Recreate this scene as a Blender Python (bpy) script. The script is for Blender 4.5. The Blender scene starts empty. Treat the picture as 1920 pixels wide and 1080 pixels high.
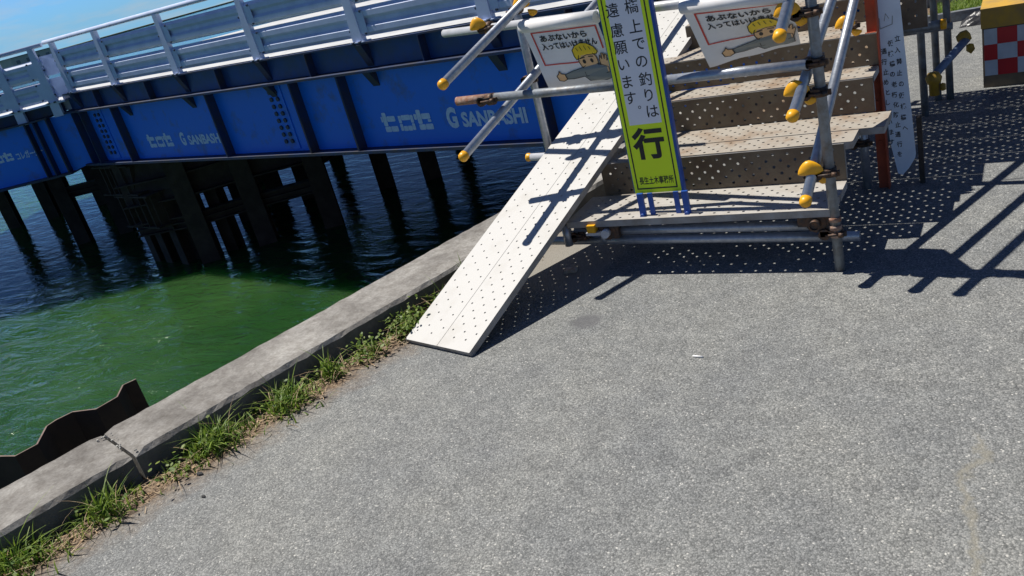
import bpy, math, random
from mathutils import Vector, Matrix
S = bpy.context.scene
C = S.collection
random.seed(7)
rad = math.radians

# ------------------------------------------------------------------ camera
cam = bpy.data.cameras.new("camera"); camo = bpy.data.objects.new("camera", cam); C.objects.link(camo)
CR = ((0.8499107661, 0.4685342539, -0.2410961271), (-0.0025885033, -0.4538336031, -0.8910826900), (-0.5269202874, 0.7579648498, -0.3845052629))
CP = Vector((0.9013807952, -4.2468163583, 2.0525359435))
rx, dn, fw = [Vector(v) for v in CR]
Mc = Matrix.Identity(4)
for i in range(3):
    Mc[i][0] = rx[i]; Mc[i][1] = -dn[i]; Mc[i][2] = -fw[i]; Mc[i][3] = CP[i]
camo.matrix_world = Mc
cam.sensor_width = 36.0; cam.lens = 1605.56 * 36 / 1920; cam.clip_start = 0.05; cam.clip_end = 3000
S.camera = camo

# ------------------------------------------------------------------ light
SUN = Vector((-0.53, 0.035, 1.0)).normalized()          # towards the sun
EL = math.asin(SUN.z); AZ = math.atan2(SUN.x, SUN.y)
sl = bpy.data.lights.new("sun", 'SUN'); sl.energy = 5.0; sl.angle = rad(0.53); sl.color = (1.0, 0.955, 0.88)
so = bpy.data.objects.new("sun", sl); C.objects.link(so)
so.rotation_euler = (-SUN).to_track_quat('-Z', 'Y').to_euler()
W = bpy.data.worlds.new("World"); S.world = W; W.use_nodes = True
nt = W.node_tree; nt.nodes.clear()
out = nt.nodes.new('ShaderNodeOutputWorld'); bg = nt.nodes.new('ShaderNodeBackground')
sky = nt.nodes.new('ShaderNodeTexSky'); sky.sky_type = 'NISHITA'; sky.sun_disc = False
sky.sun_elevation = EL; sky.sun_rotation = AZ; sky.air_density = 1.0; sky.dust_density = 0.25; sky.ozone_density = 3.0
bg.inputs['Strength'].default_value = 0.052
tc = nt.nodes.new('ShaderNodeTexCoord'); mp = nt.nodes.new('ShaderNodeMapping'); mp.inputs['Scale'].default_value = (1.6, 1.6, 9)
ns = nt.nodes.new('ShaderNodeTexNoise'); ns.inputs['Scale'].default_value = 2.2; ns.inputs['Detail'].default_value = 7; ns.inputs['Roughness'].default_value = .6
rp = nt.nodes.new('ShaderNodeValToRGB'); rp.color_ramp.elements[0].position = .50; rp.color_ramp.elements[1].position = .70
sx = nt.nodes.new('ShaderNodeSeparateXYZ'); mr = nt.nodes.new('ShaderNodeMapRange')
mr.inputs['From Min'].default_value = 0.0; mr.inputs['From Max'].default_value = .09; mr.inputs['To Min'].default_value = 1.0; mr.inputs['To Max'].default_value = 0.28
mul = nt.nodes.new('ShaderNodeMath'); mul.operation = 'MULTIPLY'
mx = nt.nodes.new('ShaderNodeMix'); mx.data_type = 'RGBA'; mx.inputs['B'].default_value = (8.6, 9.0, 9.2, 1)
tint = nt.nodes.new('ShaderNodeMix'); tint.data_type = 'RGBA'; tint.blend_type = 'MULTIPLY'; tint.inputs['Factor'].default_value = 1.0
tint.inputs['B'].default_value = (0.52, 1.14, 2.2, 1)
L = nt.links.new
s3_ = nt.nodes.new('ShaderNodeSeparateXYZ'); mxz = nt.nodes.new('ShaderNodeMath'); mxz.operation = 'MAXIMUM'; mxz.inputs[1].default_value = .012; c3_ = nt.nodes.new('ShaderNodeCombineXYZ')
L(tc.outputs['Generated'], s3_.inputs[0]); L(s3_.outputs['X'], c3_.inputs['X']); L(s3_.outputs['Y'], c3_.inputs['Y']); L(s3_.outputs['Z'], mxz.inputs[0]); L(mxz.outputs[0], c3_.inputs['Z']); L(c3_.outputs[0], sky.inputs['Vector'])
hi_ = nt.nodes.new('ShaderNodeMix'); hi_.data_type = 'RGBA'; hi_.blend_type = 'MULTIPLY'; hi_.inputs['Factor'].default_value = 1; hi_.inputs['B'].default_value = (.27, .44, .76, 1)
L(sky.outputs[0], hi_.inputs['A'])
L(tc.outputs['Generated'], mp.inputs['Vector']); L(mp.outputs[0], ns.inputs['Vector']); L(ns.outputs['Fac'], rp.inputs['Fac'])
L(tc.outputs['Generated'], sx.inputs[0]); L(sx.outputs['Z'], mr.inputs['Value']); L(rp.outputs['Color'], mul.inputs[0]); L(mr.outputs[0], mul.inputs[1])
lo_ = nt.nodes.new('ShaderNodeMix'); lo_.data_type = 'RGBA'
L(sky.outputs[0], tint.inputs['A']); L(tint.outputs['Result'], lo_.inputs['B']); L(hi_.outputs['Result'], lo_.inputs['A']); L(lo_.outputs['Result'], mx.inputs['A'])
mt_ = nt.nodes.new('ShaderNodeMapRange'); mt_.inputs['From Min'].default_value = .06; mt_.inputs['From Max'].default_value = .17; mt_.inputs['To Min'].default_value = 1; mt_.inputs['To Max'].default_value = .0
L(sx.outputs['Z'], mt_.inputs['Value']); L(mt_.outputs[0], lo_.inputs['Factor'])
L(mul.outputs[0], mx.inputs['Factor']); L(mx.outputs['Result'], bg.inputs['Color']); L(bg.outputs[0], out.inputs[0])
S.view_settings.view_transform = 'Standard'; S.view_settings.look = 'None'; S.view_settings.gamma = 1; S.view_settings.exposure = 0.22
S.render.engine = 'CYCLES'

# ------------------------------------------------------------------ materials
MATS = {}
def nmat(name):
    m = bpy.data.materials.new(name); m.use_nodes = True; MATS[name] = m
    return m, m.node_tree, m.node_tree.nodes['Principled BSDF']
def mat(name, col, rough=.6, metal=0.0, col2=None, scale=6.0, amt=.5, bump=0.0, bscale=40.0, spec=None, lo=.4, hi=.65, detail=6):
    m, t, b = nmat(name)
    b.inputs['Base Color'].default_value = (*col, 1); b.inputs['Roughness'].default_value = rough; b.inputs['Metallic'].default_value = metal
    if spec is not None: b.inputs['Specular IOR Level'].default_value = spec
    tc = t.nodes.new('ShaderNodeTexCoord')
    if col2 is not None:
        n = t.nodes.new('ShaderNodeTexNoise'); n.inputs['Scale'].default_value = scale; n.inputs['Detail'].default_value = detail; n.inputs['Roughness'].default_value = .65
        r = t.nodes.new('ShaderNodeValToRGB'); r.color_ramp.elements[0].position = lo; r.color_ramp.elements[1].position = hi
        r.color_ramp.elements[0].color = (*col, 1)
        r.color_ramp.elements[1].color = (*[col[i] + (col2[i] - col[i]) * amt for i in range(3)], 1)
        t.links.new(tc.outputs['Object'], n.inputs['Vector']); t.links.new(n.outputs['Fac'], r.inputs['Fac']); t.links.new(r.outputs['Color'], b.inputs['Base Color'])
    if bump > 0:
        n2 = t.nodes.new('ShaderNodeTexNoise'); n2.inputs['Scale'].default_value = bscale; n2.inputs['Detail'].default_value = 4
        bp = t.nodes.new('ShaderNodeBump'); bp.inputs['Strength'].default_value = bump; bp.inputs['Distance'].default_value = .01
        t.links.new(tc.outputs['Object'], n2.inputs['Vector']); t.links.new(n2.outputs['Fac'], bp.inputs['Height']); t.links.new(bp.outputs[0], b.inputs['Normal'])
    return m
galv = mat('galvanised_steel', (.30, .33, .38), .38, .55, (.42, .44, .48), 30, 1, .08, 90)
galvd = mat('weathered_pipe', (.25, .28, .31), .5, .3, (.16, .15, .14), 18, .9, .12, 80)
whitepipe = mat('pale_pipe', (.56, .57, .59), .4, .15, (.45, .46, .48), 22, .8)
rust = mat('rusty_pipe', (.26, .12, .07), .8, .1, (.42, .33, .27), 25, .9, .3, 60)
clampm = mat('clamp_metal', (.06, .05, .045), .6, .5, (.16, .08, .04), 40, .8, .2, 100)
yel = mat('yellow_plastic', (.88, .43, .01), .38, 0, (.72, .33, .02), 30, .6)
tread = mat('tread_steel', (.37, .335, .285), .6, .0, (.24, .15, .085), 5.5, .85, .1, 60, lo=.45, hi=.72)
treadpale = mat('pale_tread_steel', (.45, .43, .395), .6, .0, (.35, .31, .26), 6, .7, .1, 60)
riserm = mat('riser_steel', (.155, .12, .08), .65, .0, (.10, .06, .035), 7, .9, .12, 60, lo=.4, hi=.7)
rampm = mat('ramp_steel', (.52, .51, .485), .6, .0, (.41, .385, .34), 5, .6, .06, 60, lo=.5, hi=.75)
edge = mat('plank_edge', (.35, .34, .33), .6, .2, (.22, .19, .16), 8, .8)
blue = mat('girder_blue', (.010, .185, .84), .42, 0, (.09, .10, .09), 2.6, .7, .05, 30, detail=9, lo=.54, hi=.74)
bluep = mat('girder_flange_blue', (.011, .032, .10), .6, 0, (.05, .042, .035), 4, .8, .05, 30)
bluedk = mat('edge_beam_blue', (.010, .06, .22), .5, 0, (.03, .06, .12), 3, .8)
stenc = mat('stencil_paint', (.62, .76, .95), .6, 0, (.42, .56, .80), 30, .7)
railw = mat('rail_white_paint', (.56, .64, .84), .5, 0, (.44, .51, .70), 3, .8)
bolt = mat('bolt_dark', (.05, .06, .09), .5, .4)
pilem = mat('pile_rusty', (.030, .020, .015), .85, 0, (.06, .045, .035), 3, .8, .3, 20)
sheetm = mat('sheet_pile_steel', (.016, .013, .012), .9, 0, (.035, .026, .02), 4, .8, .4, 15)
sheetedge = mat('sheet_pile_edge', (.14, .09, .075), .8, 0, (.22, .16, .13), 10, .8)
soil = mat('dirt', (.10, .075, .05), .95, 0, (.20, .155, .11), 14, 1, .8, 50)
yelsign = mat('fluorescent_sign', (.76, .97, .012), .45, 0)
whitesign = mat('white_sign_panel', (.80, .81, .86), .4, 0, (.74, .76, .83), 3, .6)
blk = mat('black_ink', (.012, .012, .014), .5)
bluef = mat('blue_frame_paint', (.012, .07, .34), .45, 0, (.02, .10, .4), 20, .7)
bannerm = mat('banner_vinyl', (.84, .83, .82), .5, 0, (.74, .72, .70), 6, .7)
redink = mat('red_ink', (.62, .06, .04), .5)
skin = mat('printed_skin', (.80, .50, .25), .5)
helm = mat('printed_yellow', (.86, .62, .02), .5)
greyp = mat('printed_grey', (.20, .23, .23), .5)
redpost = mat('red_lead_post', (.42, .075, .03), .7, 0, (.25, .05, .025), 8, .7, .2, 30)
boardm = mat('pale_board', (.60, .70, .82), .5, 0, (.50, .58, .68), 5, .7)
redchk = mat('red_reflector', (.60, .015, .02), .35)
whchk = mat('white_reflector', (.62, .66, .70), .35, 0, (.5, .54, .58), 12, .7)
barry = mat('barrier_yellow', (.56, .33, .04), .6, 0, (.34, .22, .08), 7, .8)
barrg = mat('barrier_body', (.20, .15, .09), .8, 0, (.11, .085, .06), 8, .8)
conc2 = mat('far_concrete', (.42, .41, .37), .85, 0, (.30, .29, .26), 3, .8, .2, 30)
tarp = mat('black_tarp', (.02, .02, .022), .35, 0, (.05, .05, .05), 20, .8, .5, 25)
conered = mat('cone_red', (.7, .03, .02), .4)
jean = mat('dark_blue_plastic', (.04, .06, .14), .6)
paper = mat('paper', (.85, .84, .8), .8)
stone = mat('pebble', (.05, .05, .05), .9)
dry = mat('dry_leaf', (.34, .22, .12), .9, 0, (.5, .4, .26), 40, 1)
hillm = mat('hill_green', (.05, .075, .035), .95, 0, (.09, .08, .05), .12, 1)
bankm = mat('far_bank', (.22, .21, .19), .95, 0, (.10, .14, .06), .2, 1)
bldg = mat('far_building_wall', (.45, .45, .45), .8)
bwin = mat('far_window', (.12, .14, .17), .3)
roadm = mat('bridge_deck_concrete', (.55, .56, .56), .8, 0, (.42, .42, .41), 2, .8)

def grass_mat(name, a, b):
    m, t, bs = nmat(name)
    inf = t.nodes.new('ShaderNodeTexCoord'); n = t.nodes.new('ShaderNodeTexNoise'); n.inputs['Scale'].default_value = 30
    r = t.nodes.new('ShaderNodeValToRGB'); r.color_ramp.elements[0].color = (*a, 1); r.color_ramp.elements[1].color = (*b, 1)
    r.color_ramp.elements[0].position = .35; r.color_ramp.elements[1].position = .65
    t.links.new(inf.outputs['Object'], n.inputs['Vector']); t.links.new(n.outputs['Fac'], r.inputs['Fac']); t.links.new(r.outputs['Color'], bs.inputs['Base Color'])
    bs.inputs['Roughness'].default_value = .55
    bs.inputs['Subsurface Weight'].default_value = 0.0
    tr = t.nodes.new('ShaderNodeBsdfTranslucent'); t.links.new(r.outputs['Color'], tr.inputs['Color'])
    ms = t.nodes.new('ShaderNodeMixShader'); ms.inputs[0].default_value = .35
    o = t.nodes['Material Output']
    t.links.new(bs.outputs[0], ms.inputs[1]); t.links.new(tr.outputs[0], ms.inputs[2]); t.links.new(ms.outputs[0], o.inputs[0])
    return m
gr1 = grass_mat('grass_blade', (.07, .16, .015), (.27, .36, .05))
gr2 = grass_mat('broad_leaf', (.07, .15, .02), (.24, .30, .05))

# kerb line: points on the inner top edge; k = direction, m = normal pointing to the water
KA = Vector((-2.523, -0.954, 0)); KD = Vector((0.276, 0.9611, 0)).normalized(); KN = Vector((-KD.y, KD.x, 0))

def asphalt():
    m, t, b = nmat('asphalt'); N = t.nodes; K = t.links.new
    tc = N.new('ShaderNodeTexCoord')
    def noise(s, d=5, r=.6):
        n = N.new('ShaderNodeTexNoise'); n.inputs['Scale'].default_value = s; n.inputs['Detail'].default_value = d; n.inputs['Roughness'].default_value = r
        K(tc.outputs['Object'], n.inputs['Vector']); return n
    def ramp(src, stops):
        r = N.new('ShaderNodeValToRGB'); e = r.color_ramp.elements
        while len(e) < len(stops): e.new(.5)
        for i, (p, c) in enumerate(stops): e[i].position = p; e[i].color = (*c, 1)
        K(src, r.inputs['Fac']); return r
    def mix(a, bb, f, mode='MIX'):
        x = N.new('ShaderNodeMix'); x.data_type = 'RGBA'; x.blend_type = mode
        for s, v in (('A', a), ('B', bb)):
            if isinstance(v, tuple): x.inputs[s].default_value = (*v, 1)
            else: K(v, x.inputs[s])
        if isinstance(f, float): x.inputs['Factor'].default_value = f
        else: K(f, x.inputs['Factor'])
        return x.outputs['Result']
    vo = N.new('ShaderNodeTexVoronoi'); vo.inputs['Scale'].default_value = 150; vo.inputs['Randomness'].default_value = 1
    wp = noise(60, 3)
    wm = N.new('ShaderNodeMix'); wm.data_type = 'VECTOR'; wm.inputs['Factor'].default_value = .010
    K(tc.outputs['Object'], wm.inputs['A']); K(wp.outputs['Color'], wm.inputs['B']); K(wm.outputs['Result'], vo.inputs['Vector'])
    sh = N.new('ShaderNodeSeparateColor'); K(vo.outputs['Color'], sh.inputs[0])
    stones = ramp(sh.outputs[0], [(.0, (.155, .160, .156)), (.35, (.215, .221, .216)), (.62, (.262, .268, .262)), (.88, (.31, .314, .304)), (.98, (.37, .37, .355)), (1.0, (.58, .57, .53))])
    gap = ramp(vo.outputs['Distance'], [(.3, (1, 1, 1)), (.78, (.62, .62, .63))])
    c = mix(stones.outputs[0], gap.outputs[0], 1.0, 'MULTIPLY')
    fine = ramp(noise(260, 3).outputs['Fac'], [(.35, (.8, .8, .8)), (.65, (1.15, 1.15, 1.15))])
    c = mix(c, fine.outputs[0], .8, 'MULTIPLY')
    big = ramp(noise(1.3, 8, .66).outputs['Fac'], [(.34, (.86, .87, .89)), (.64, (1.08, 1.07, 1.04))])
    c = mix(c, big.outputs[0], 1.0, 'MULTIPLY')
    md = ramp(noise(9, 5).outputs['Fac'], [(.32, (.83, .83, .83)), (.66, (1.10, 1.10, 1.09))])
    c = mix(c, md.outputs[0], 1.0, 'MULTIPLY')
    # dirt beside the kerb
    dp = N.new('ShaderNodeVectorMath'); dp.operation = 'DOT_PRODUCT'; dp.inputs[1].default_value = tuple(-KN)
    K(tc.outputs['Object'], dp.inputs[0])
    off = N.new('ShaderNodeMath'); off.operation = 'SUBTRACT'; K(dp.outputs['Value'], off.inputs[0]); off.inputs[1].default_value = -KA.dot(KN)
    nn = noise(5.5, 7, .62)
    ad = N.new('ShaderNodeMath'); ad.operation = 'MULTIPLY_ADD'; K(nn.outputs['Fac'], ad.inputs[0]); ad.inputs[1].default_value = .34; K(off.outputs[0], ad.inputs[2])
    dr = ramp(ad.outputs[0], [(.37, (1, 1, 1)), (.45, (.5, .5, .5)), (.60, (0, 0, 0))])
    sc = ramp(noise(38, 6, .7).outputs['Fac'], [(.36, (.055, .036, .022)), (.5, (.15, .10, .062)), (.66, (.36, .28, .19))])
    c = mix(c, sc.outputs[0], dr.outputs[0])
    sp_ = N.new('ShaderNodeSeparateXYZ'); K(tc.outputs['Object'], sp_.inputs[0])
    def M_(op, a, bb=None, cc=None):
        n = N.new('ShaderNodeMath'); n.operation = op
        for i, v in enumerate((a, bb, cc)):
            if v is None: continue
            if isinstance(v, (int, float)): n.inputs[i].default_value = v
            else: K(v, n.inputs[i])
        return n.outputs[0]
    cn = noise(3.2, 6, .7)
    cx_ = M_('ADD', M_('MULTIPLY', sp_.outputs['Y'], -.07), .585)
    dx_ = M_('ABSOLUTE', M_('SUBTRACT', M_('MULTIPLY_ADD', M_('SUBTRACT', cn.outputs['Fac'], .5), .30, sp_.outputs['X']), cx_))
    dy_ = M_('MULTIPLY', M_('MAXIMUM', M_('SUBTRACT', sp_.outputs['Y'], -1.42), 0), .3)
    st_ = ramp(M_('ADD', M_('ADD', dx_, dy_), M_('MULTIPLY', noise(40, 4).outputs['Fac'], .03)), [(.016, (.7, .7, .7)), (.040, (0, 0, 0))])
    c = mix(c, (.24, .225, .18), st_.outputs[0])
    pc_ = M_('MAXIMUM', M_('ADD', sp_.outputs['X'], 1.42), M_('SUBTRACT', -.22, sp_.outputs['Y']))
    pr3 = ramp(M_('ADD', M_('MULTIPLY_ADD', noise(4, 5).outputs['Fac'], .22, -.11), pc_), [(.0, (.8, .8, .8)), (.06, (0, 0, 0))])
    pcol = mix((.27, .25, .215), fine.outputs[0], .6, 'MULTIPLY')
    c = mix(c, pcol, pr3.outputs[0])
    vd = N.new('ShaderNodeVectorMath'); vd.operation = 'DISTANCE'; vd.inputs[1].default_value = (-1.209, -.608, 0); K(tc.outputs['Object'], vd.inputs[0])
    s2_ = ramp(M_('ADD', vd.outputs['Value'], M_('MULTIPLY', noise(14, 4).outputs['Fac'], .06)), [(.09, (.75, .75, .75)), (.13, (0, 0, 0))])
    c = mix(c, (.10, .10, .105), s2_.outputs[0])
    K(c, b.inputs['Base Color']); b.inputs['Roughness'].default_value = .8; b.inputs['Specular IOR Level'].default_value = .35
    bp = N.new('ShaderNodeBump'); bp.inputs['Strength'].default_value = .55; bp.inputs['Distance'].default_value = .004
    iv = N.new('ShaderNodeMath'); iv.operation = 'SUBTRACT'; iv.inputs[0].default_value = 1.0; K(vo.outputs['Distance'], iv.inputs[1])
    K(iv.outputs[0], bp.inputs['Height']); K(bp.outputs[0], b.inputs['Normal'])
    return m
asph = asphalt()

def kerbmat():
    m, t, b = nmat('kerb_concrete'); N = t.nodes; K = t.links.new
    tc = N.new('ShaderNodeTexCoord')
    def nz(s, d, stops, r=.6):
        n = N.new('ShaderNodeTexNoise'); n.inputs['Scale'].default_value = s; n.inputs['Detail'].default_value = d; n.inputs['Roughness'].default_value = r
        K(tc.outputs['Object'], n.inputs['Vector'])
        q = N.new('ShaderNodeValToRGB'); e = q.color_ramp.elements
        for i, (p, c) in enumerate(stops): e[i].position = p; e[i].color = (*c, 1)
        K(n.outputs['Fac'], q.inputs['Fac']); return q.outputs['Color'], n
    def mul(a, bb, f=1.0, mode='MULTIPLY'):
        x = N.new('ShaderNodeMix'); x.data_type = 'RGBA'; x.blend_type = mode; x.inputs['Factor'].default_value = f
        K(a, x.inputs['A']); K(bb, x.inputs['B']); return x.outputs['Result']
    a, _ = nz(2.2, 9, [(.34, (.155, .145, .132)), (.66, (.36, .348, .322))], .68)
    f, n2 = nz(60, 5, [(.3, (.75, .74, .73)), (.7, (1.15, 1.15, 1.15))])
    g, _ = nz(14, 6, [(.34, (.72, .70, .68)), (.6, (1.05, 1.05, 1.05))])
    c = mul(mul(a, f), g)
    K(c, b.inputs['Base Color']); b.inputs['Roughness'].default_value = .9
    bp = N.new('ShaderNodeBump'); bp.inputs['Strength'].default_value = .6; bp.inputs['Distance'].default_value = .006
    K(n2.outputs['Fac'], bp.inputs['Height']); K(bp.outputs[0], b.inputs['Normal'])
    return m
kerbm = kerbmat()

ZWv = -3.0
def watermat():
    m, t, b = nmat('river_water'); N = t.nodes; K = t.links.new
    tc = N.new('ShaderNodeTexCoord')
    n0 = N.new('ShaderNodeTexNoise'); n0.inputs['Scale'].default_value = .35; n0.inputs['Detail'].default_value = 4
    r = N.new('ShaderNodeValToRGB'); r.color_ramp.elements[0].color = (.015, .052, .014, 1); r.color_ramp.elements[1].color = (.030, .080, .022, 1)
    r.color_ramp.elements[0].position = .35; r.color_ramp.elements[1].position = .65
    K(tc.outputs['Object'], n0.inputs['Vector']); K(n0.outputs['Fac'], r.inputs['Fac']); K(r.outputs[0], b.inputs['Base Color'])
    b.inputs['Roughness'].default_value = .07; b.inputs['IOR'].default_value = 1.333
    b.subsurface_method = 'BURLEY'; b.inputs['Subsurface Weight'].default_value = 1.0; b.inputs['Subsurface Radius'].default_value = (.5, 1.0, .6); b.inputs['Subsurface Scale'].default_value = .9
    mp = N.new('ShaderNodeMapping'); mp.inputs['Rotation'].default_value = (0, 0, rad(25)); mp.inputs['Scale'].default_value = (1.0, 2.4, 1)
    n1 = N.new('ShaderNodeTexNoise'); n1.inputs['Scale'].default_value = 1.3; n1.inputs['Detail'].default_value = 5; n1.inputs['Roughness'].default_value = .55; n1.inputs['Distortion'].default_value = .5
    K(tc.outputs['Object'], mp.inputs['Vector']); K(mp.outputs[0], n1.inputs['Vector'])
    bp = N.new('ShaderNodeBump'); bp.inputs['Strength'].default_value = 1.0; bp.inputs['Distance'].default_value = .13
    # calmer water in the lee of the quay and the piles, choppier towards the open river on the left
    dd = N.new('ShaderNodeVectorMath'); dd.operation = 'DISTANCE'; dd.inputs[1].default_value = (-13.5, 1.0, ZWv); K(tc.outputs['Object'], dd.inputs[0])
    mr_ = N.new('ShaderNodeMapRange'); mr_.inputs['From Min'].default_value = 3.0; mr_.inputs['From Max'].default_value = 8.0; mr_.inputs['To Min'].default_value = 1.0; mr_.inputs['To Max'].default_value = .17
    K(dd.outputs['Value'], mr_.inputs['Value']); K(mr_.outputs[0], bp.inputs['Strength'])
    K(n1.outputs['Fac'], bp.inputs['Height']); K(bp.outputs[0], b.inputs['Normal'])
    return m
waterm = watermat()

# ------------------------------------------------------------------ mesh helpers
class MB:
    def __init__(s): s.v = []; s.f = []; s.mi = []; s.sm = []; s.m = 0
    def face(s, idx, smooth=False): s.f.append(tuple(idx)); s.mi.append(s.m); s.sm.append(smooth)
    def add(s, vs, fs, smooth=False):
        o = len(s.v); s.v += [tuple(v) for v in vs]
        for f in fs: s.face([o + i for i in f], smooth)
    def box(s, c, d, R=None):
        c = Vector(c); x, y, z = d[0] / 2, d[1] / 2, d[2] / 2
        vs = [Vector((a * x, b * y, e * z)) for a in (-1, 1) for b in (-1, 1) for e in (-1, 1)]
        if R is not None: vs = [R @ v for v in vs]
        s.add([v + c for v in vs], [(0, 1, 3, 2), (4, 6, 7, 5), (0, 4, 5, 1), (2, 3, 7, 6), (0, 2, 6, 4), (1, 5, 7, 3)])
    def box2(s, a, b):
        s.box([(a[i] + b[i]) / 2 for i in range(3)], [abs(b[i] - a[i]) for i in range(3)])
    def tube(s, a, b, r, n=16, cap=True, r2=None):
        a = Vector(a); b = Vector(b); d = (b - a).normalized(); u = d.orthogonal().normalized(); w = d.cross(u); r2 = r if r2 is None else r2
        vs = []
        for p, rr in ((a, r), (b, r2)):
            for i in range(n):
                t = 2 * math.pi * i / n; vs.append(p + (u * math.cos(t) + w * math.sin(t)) * rr)
        o = len(s.v); s.v += [tuple(v) for v in vs]
        for i in range(n): j = (i + 1) % n; s.face((o + i, o + j, o + n + j, o + n + i), True)
        if cap: s.face([o + i for i in range(n)][::-1]); s.face([o + n + i for i in range(n)])
    def pipe(s, a, b, r, n=16, th=.004, depth=.08):      # open-ended pipe with visible hollow ends
        a = Vector(a); b = Vector(b); d = (b - a).normalized(); u = d.orthogonal().normalized(); w = d.cross(u)
        rings = [(a + d * depth, r - th), (a, r - th), (a, r), (b, r), (b, r - th), (b - d * depth, r - th)]
        o = len(s.v)
        for p, rr in rings:
            for i in range(n):
                t = 2 * math.pi * i / n; s.v.append(tuple(p + (u * math.cos(t) + w * math.sin(t)) * rr))
        for k in range(5):
            for i in range(n):
                j = (i + 1) % n; s.face((o + k * n + i, o + k * n + j, o + (k + 1) * n + j, o + (k + 1) * n + i), k == 2)
        s.face([o + i for i in range(n)]); s.face([o + 5 * n + i for i in range(n)][::-1])
    def lathe(s, a, d, prof, n=16):                        # prof: list of (distance along d, radius)
        a = Vector(a); d = Vector(d).normalized(); u = d.orthogonal().normalized(); w = d.cross(u); o = len(s.v)
        for h, rr in prof:
            for i in range(n):
                t = 2 * math.pi * i / n; s.v.append(tuple(a + d * h + (u * math.cos(t) + w * math.sin(t)) * max(rr, 1e-4)))
        for k in range(len(prof) - 1):
            for i in range(n):
                j = (i + 1) % n; s.face((o + k * n + i, o + k * n + j, o + (k + 1) * n + j, o + (k + 1) * n + i), True)
    def prism(s, pts, M, t):                               # 2-D outline -> slab; M maps (x, y, depth)
        n = len(pts); vs = [M @ Vector((p[0], p[1], 0)) for p in pts] + [M @ Vector((p[0], p[1], -t)) for p in pts]
        s.add(vs, [tuple(range(n)), tuple(range(2 * n - 1, n - 1, -1))] + [((i + 1) % n, i, n + i, n + (i + 1) % n) for i in range(n)])
    def build(s, name, mats, parent=None, M=None):
        me = bpy.data.meshes.new(name)
        vs = s.v if M is None else [tuple(M @ Vector(v)) for v in s.v]
        if parent is not None:
            P = Vector(parent.get('_o', (0, 0, 0))); vs = [(v[0] - P.x, v[1] - P.y, v[2] - P.z) for v in vs]
        me.from_pydata(vs, [], s.f)
        if not isinstance(mats, (list, tuple)): mats = [mats]
        for m in mats: me.materials.append(m)
        me.polygons.foreach_set('material_index', s.mi); me.polygons.foreach_set('use_smooth', s.sm); me.update()
        o = bpy.data.objects.new(name, me); C.objects.link(o)
        if parent is not None: o.parent = parent; o['_o'] = tuple(parent.get('_o', (0, 0, 0)))
        return o
def tag(o, label=None, cat=None, group=None, kind=None):
    for k, v in (('label', label), ('category', cat), ('group', group), ('kind', kind)):
        if v: o[k] = v
    return o
def thing(name, loc, label, cat, group=None):
    o = bpy.data.objects.new(name, None); C.objects.link(o); o.location = loc; o['_o'] = tuple(loc); o.empty_display_size = .2
    return tag(o, label, cat, group)
def frame(o, x, y, n=None):
    x = Vector(x).normalized(); y = Vector(y); z = x.cross(y).normalized(); y = z.cross(x)
    M = Matrix.Identity(4)
    for i in range(3): M[i][0] = x[i]; M[i][1] = y[i]; M[i][2] = z[i]; M[i][3] = o[i]
    return M
def text_mb(items, M, ext=.0015):
    """items: (string, x, y, height, weight offset, x scale, rotation); centred on x, y in plane M"""
    mb = MB()
    for it in items:
        s, x, y, h = it[:4]; off = it[4] if len(it) > 4 else 0; xs = it[5] if len(it) > 5 else 1; rot = it[6] if len(it) > 6 else 0
        cu = bpy.data.curves.new('t', 'FONT'); cu.body = s; cu.align_x = 'CENTER'; cu.align_y = 'CENTER'; cu.size = 1; cu.offset = off; cu.extrude = 0; cu.resolution_u = 3
        ob = bpy.data.objects.new('t', cu); C.objects.link(ob)
        dg = bpy.context.evaluated_depsgraph_get(); me = bpy.data.meshes.new_from_object(ob.evaluated_get(dg))
        if len(me.vertices):
            xsv = [v.co.x for v in me.vertices]; ysv = [v.co.y for v in me.vertices]
            cx, cy = (min(xsv) + max(xsv)) / 2, (min(ysv) + max(ysv)) / 2
            if len(it) > 7 and it[7]: hh = max(ysv) - min(ysv); k = h / hh
            else: k = h
            cr, sr = math.cos(rot), math.sin(rot); n = len(me.vertices)
            fr = []; 
            for v in me.vertices:
                a = (v.co.x - cx) * k * xs; b = (v.co.y - cy) * k; fr.append((x + a * cr - b * sr, y + a * sr + b * cr))
            vs = [M @ Vector((p[0], p[1], ext)) for p in fr]
            o = len(mb.v); mb.v += [tuple(v) for v in vs]
            for p in me.polygons:
                mb.face([o + i for i in p.vertices])
        bpy.data.objects.remove(ob); bpy.data.curves.remove(cu); bpy.data.meshes.remove(me)
    return mb
def poly_mb(pts, M, z, mb=None, th=None):
    mb = mb or MB(); n = len(pts)
    mb.add([M @ Vector((p[0], p[1], z)) for p in pts], [tuple(range(n))])
    return mb
def ell(cx, cy, a, b, n=20, t0=0, t1=2 * math.pi, rot=0):
    r = []
    for i in range(n):
        t = t0 + (t1 - t0) * i / (n if abs(t1 - t0 - 2 * math.pi) < 1e-6 else n - 1)
        x, y = a * math.cos(t), b * math.sin(t); r.append((cx + x * math.cos(rot) - y * math.sin(rot), cy + x * math.sin(rot) + y * math.cos(rot)))
    return r
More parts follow.
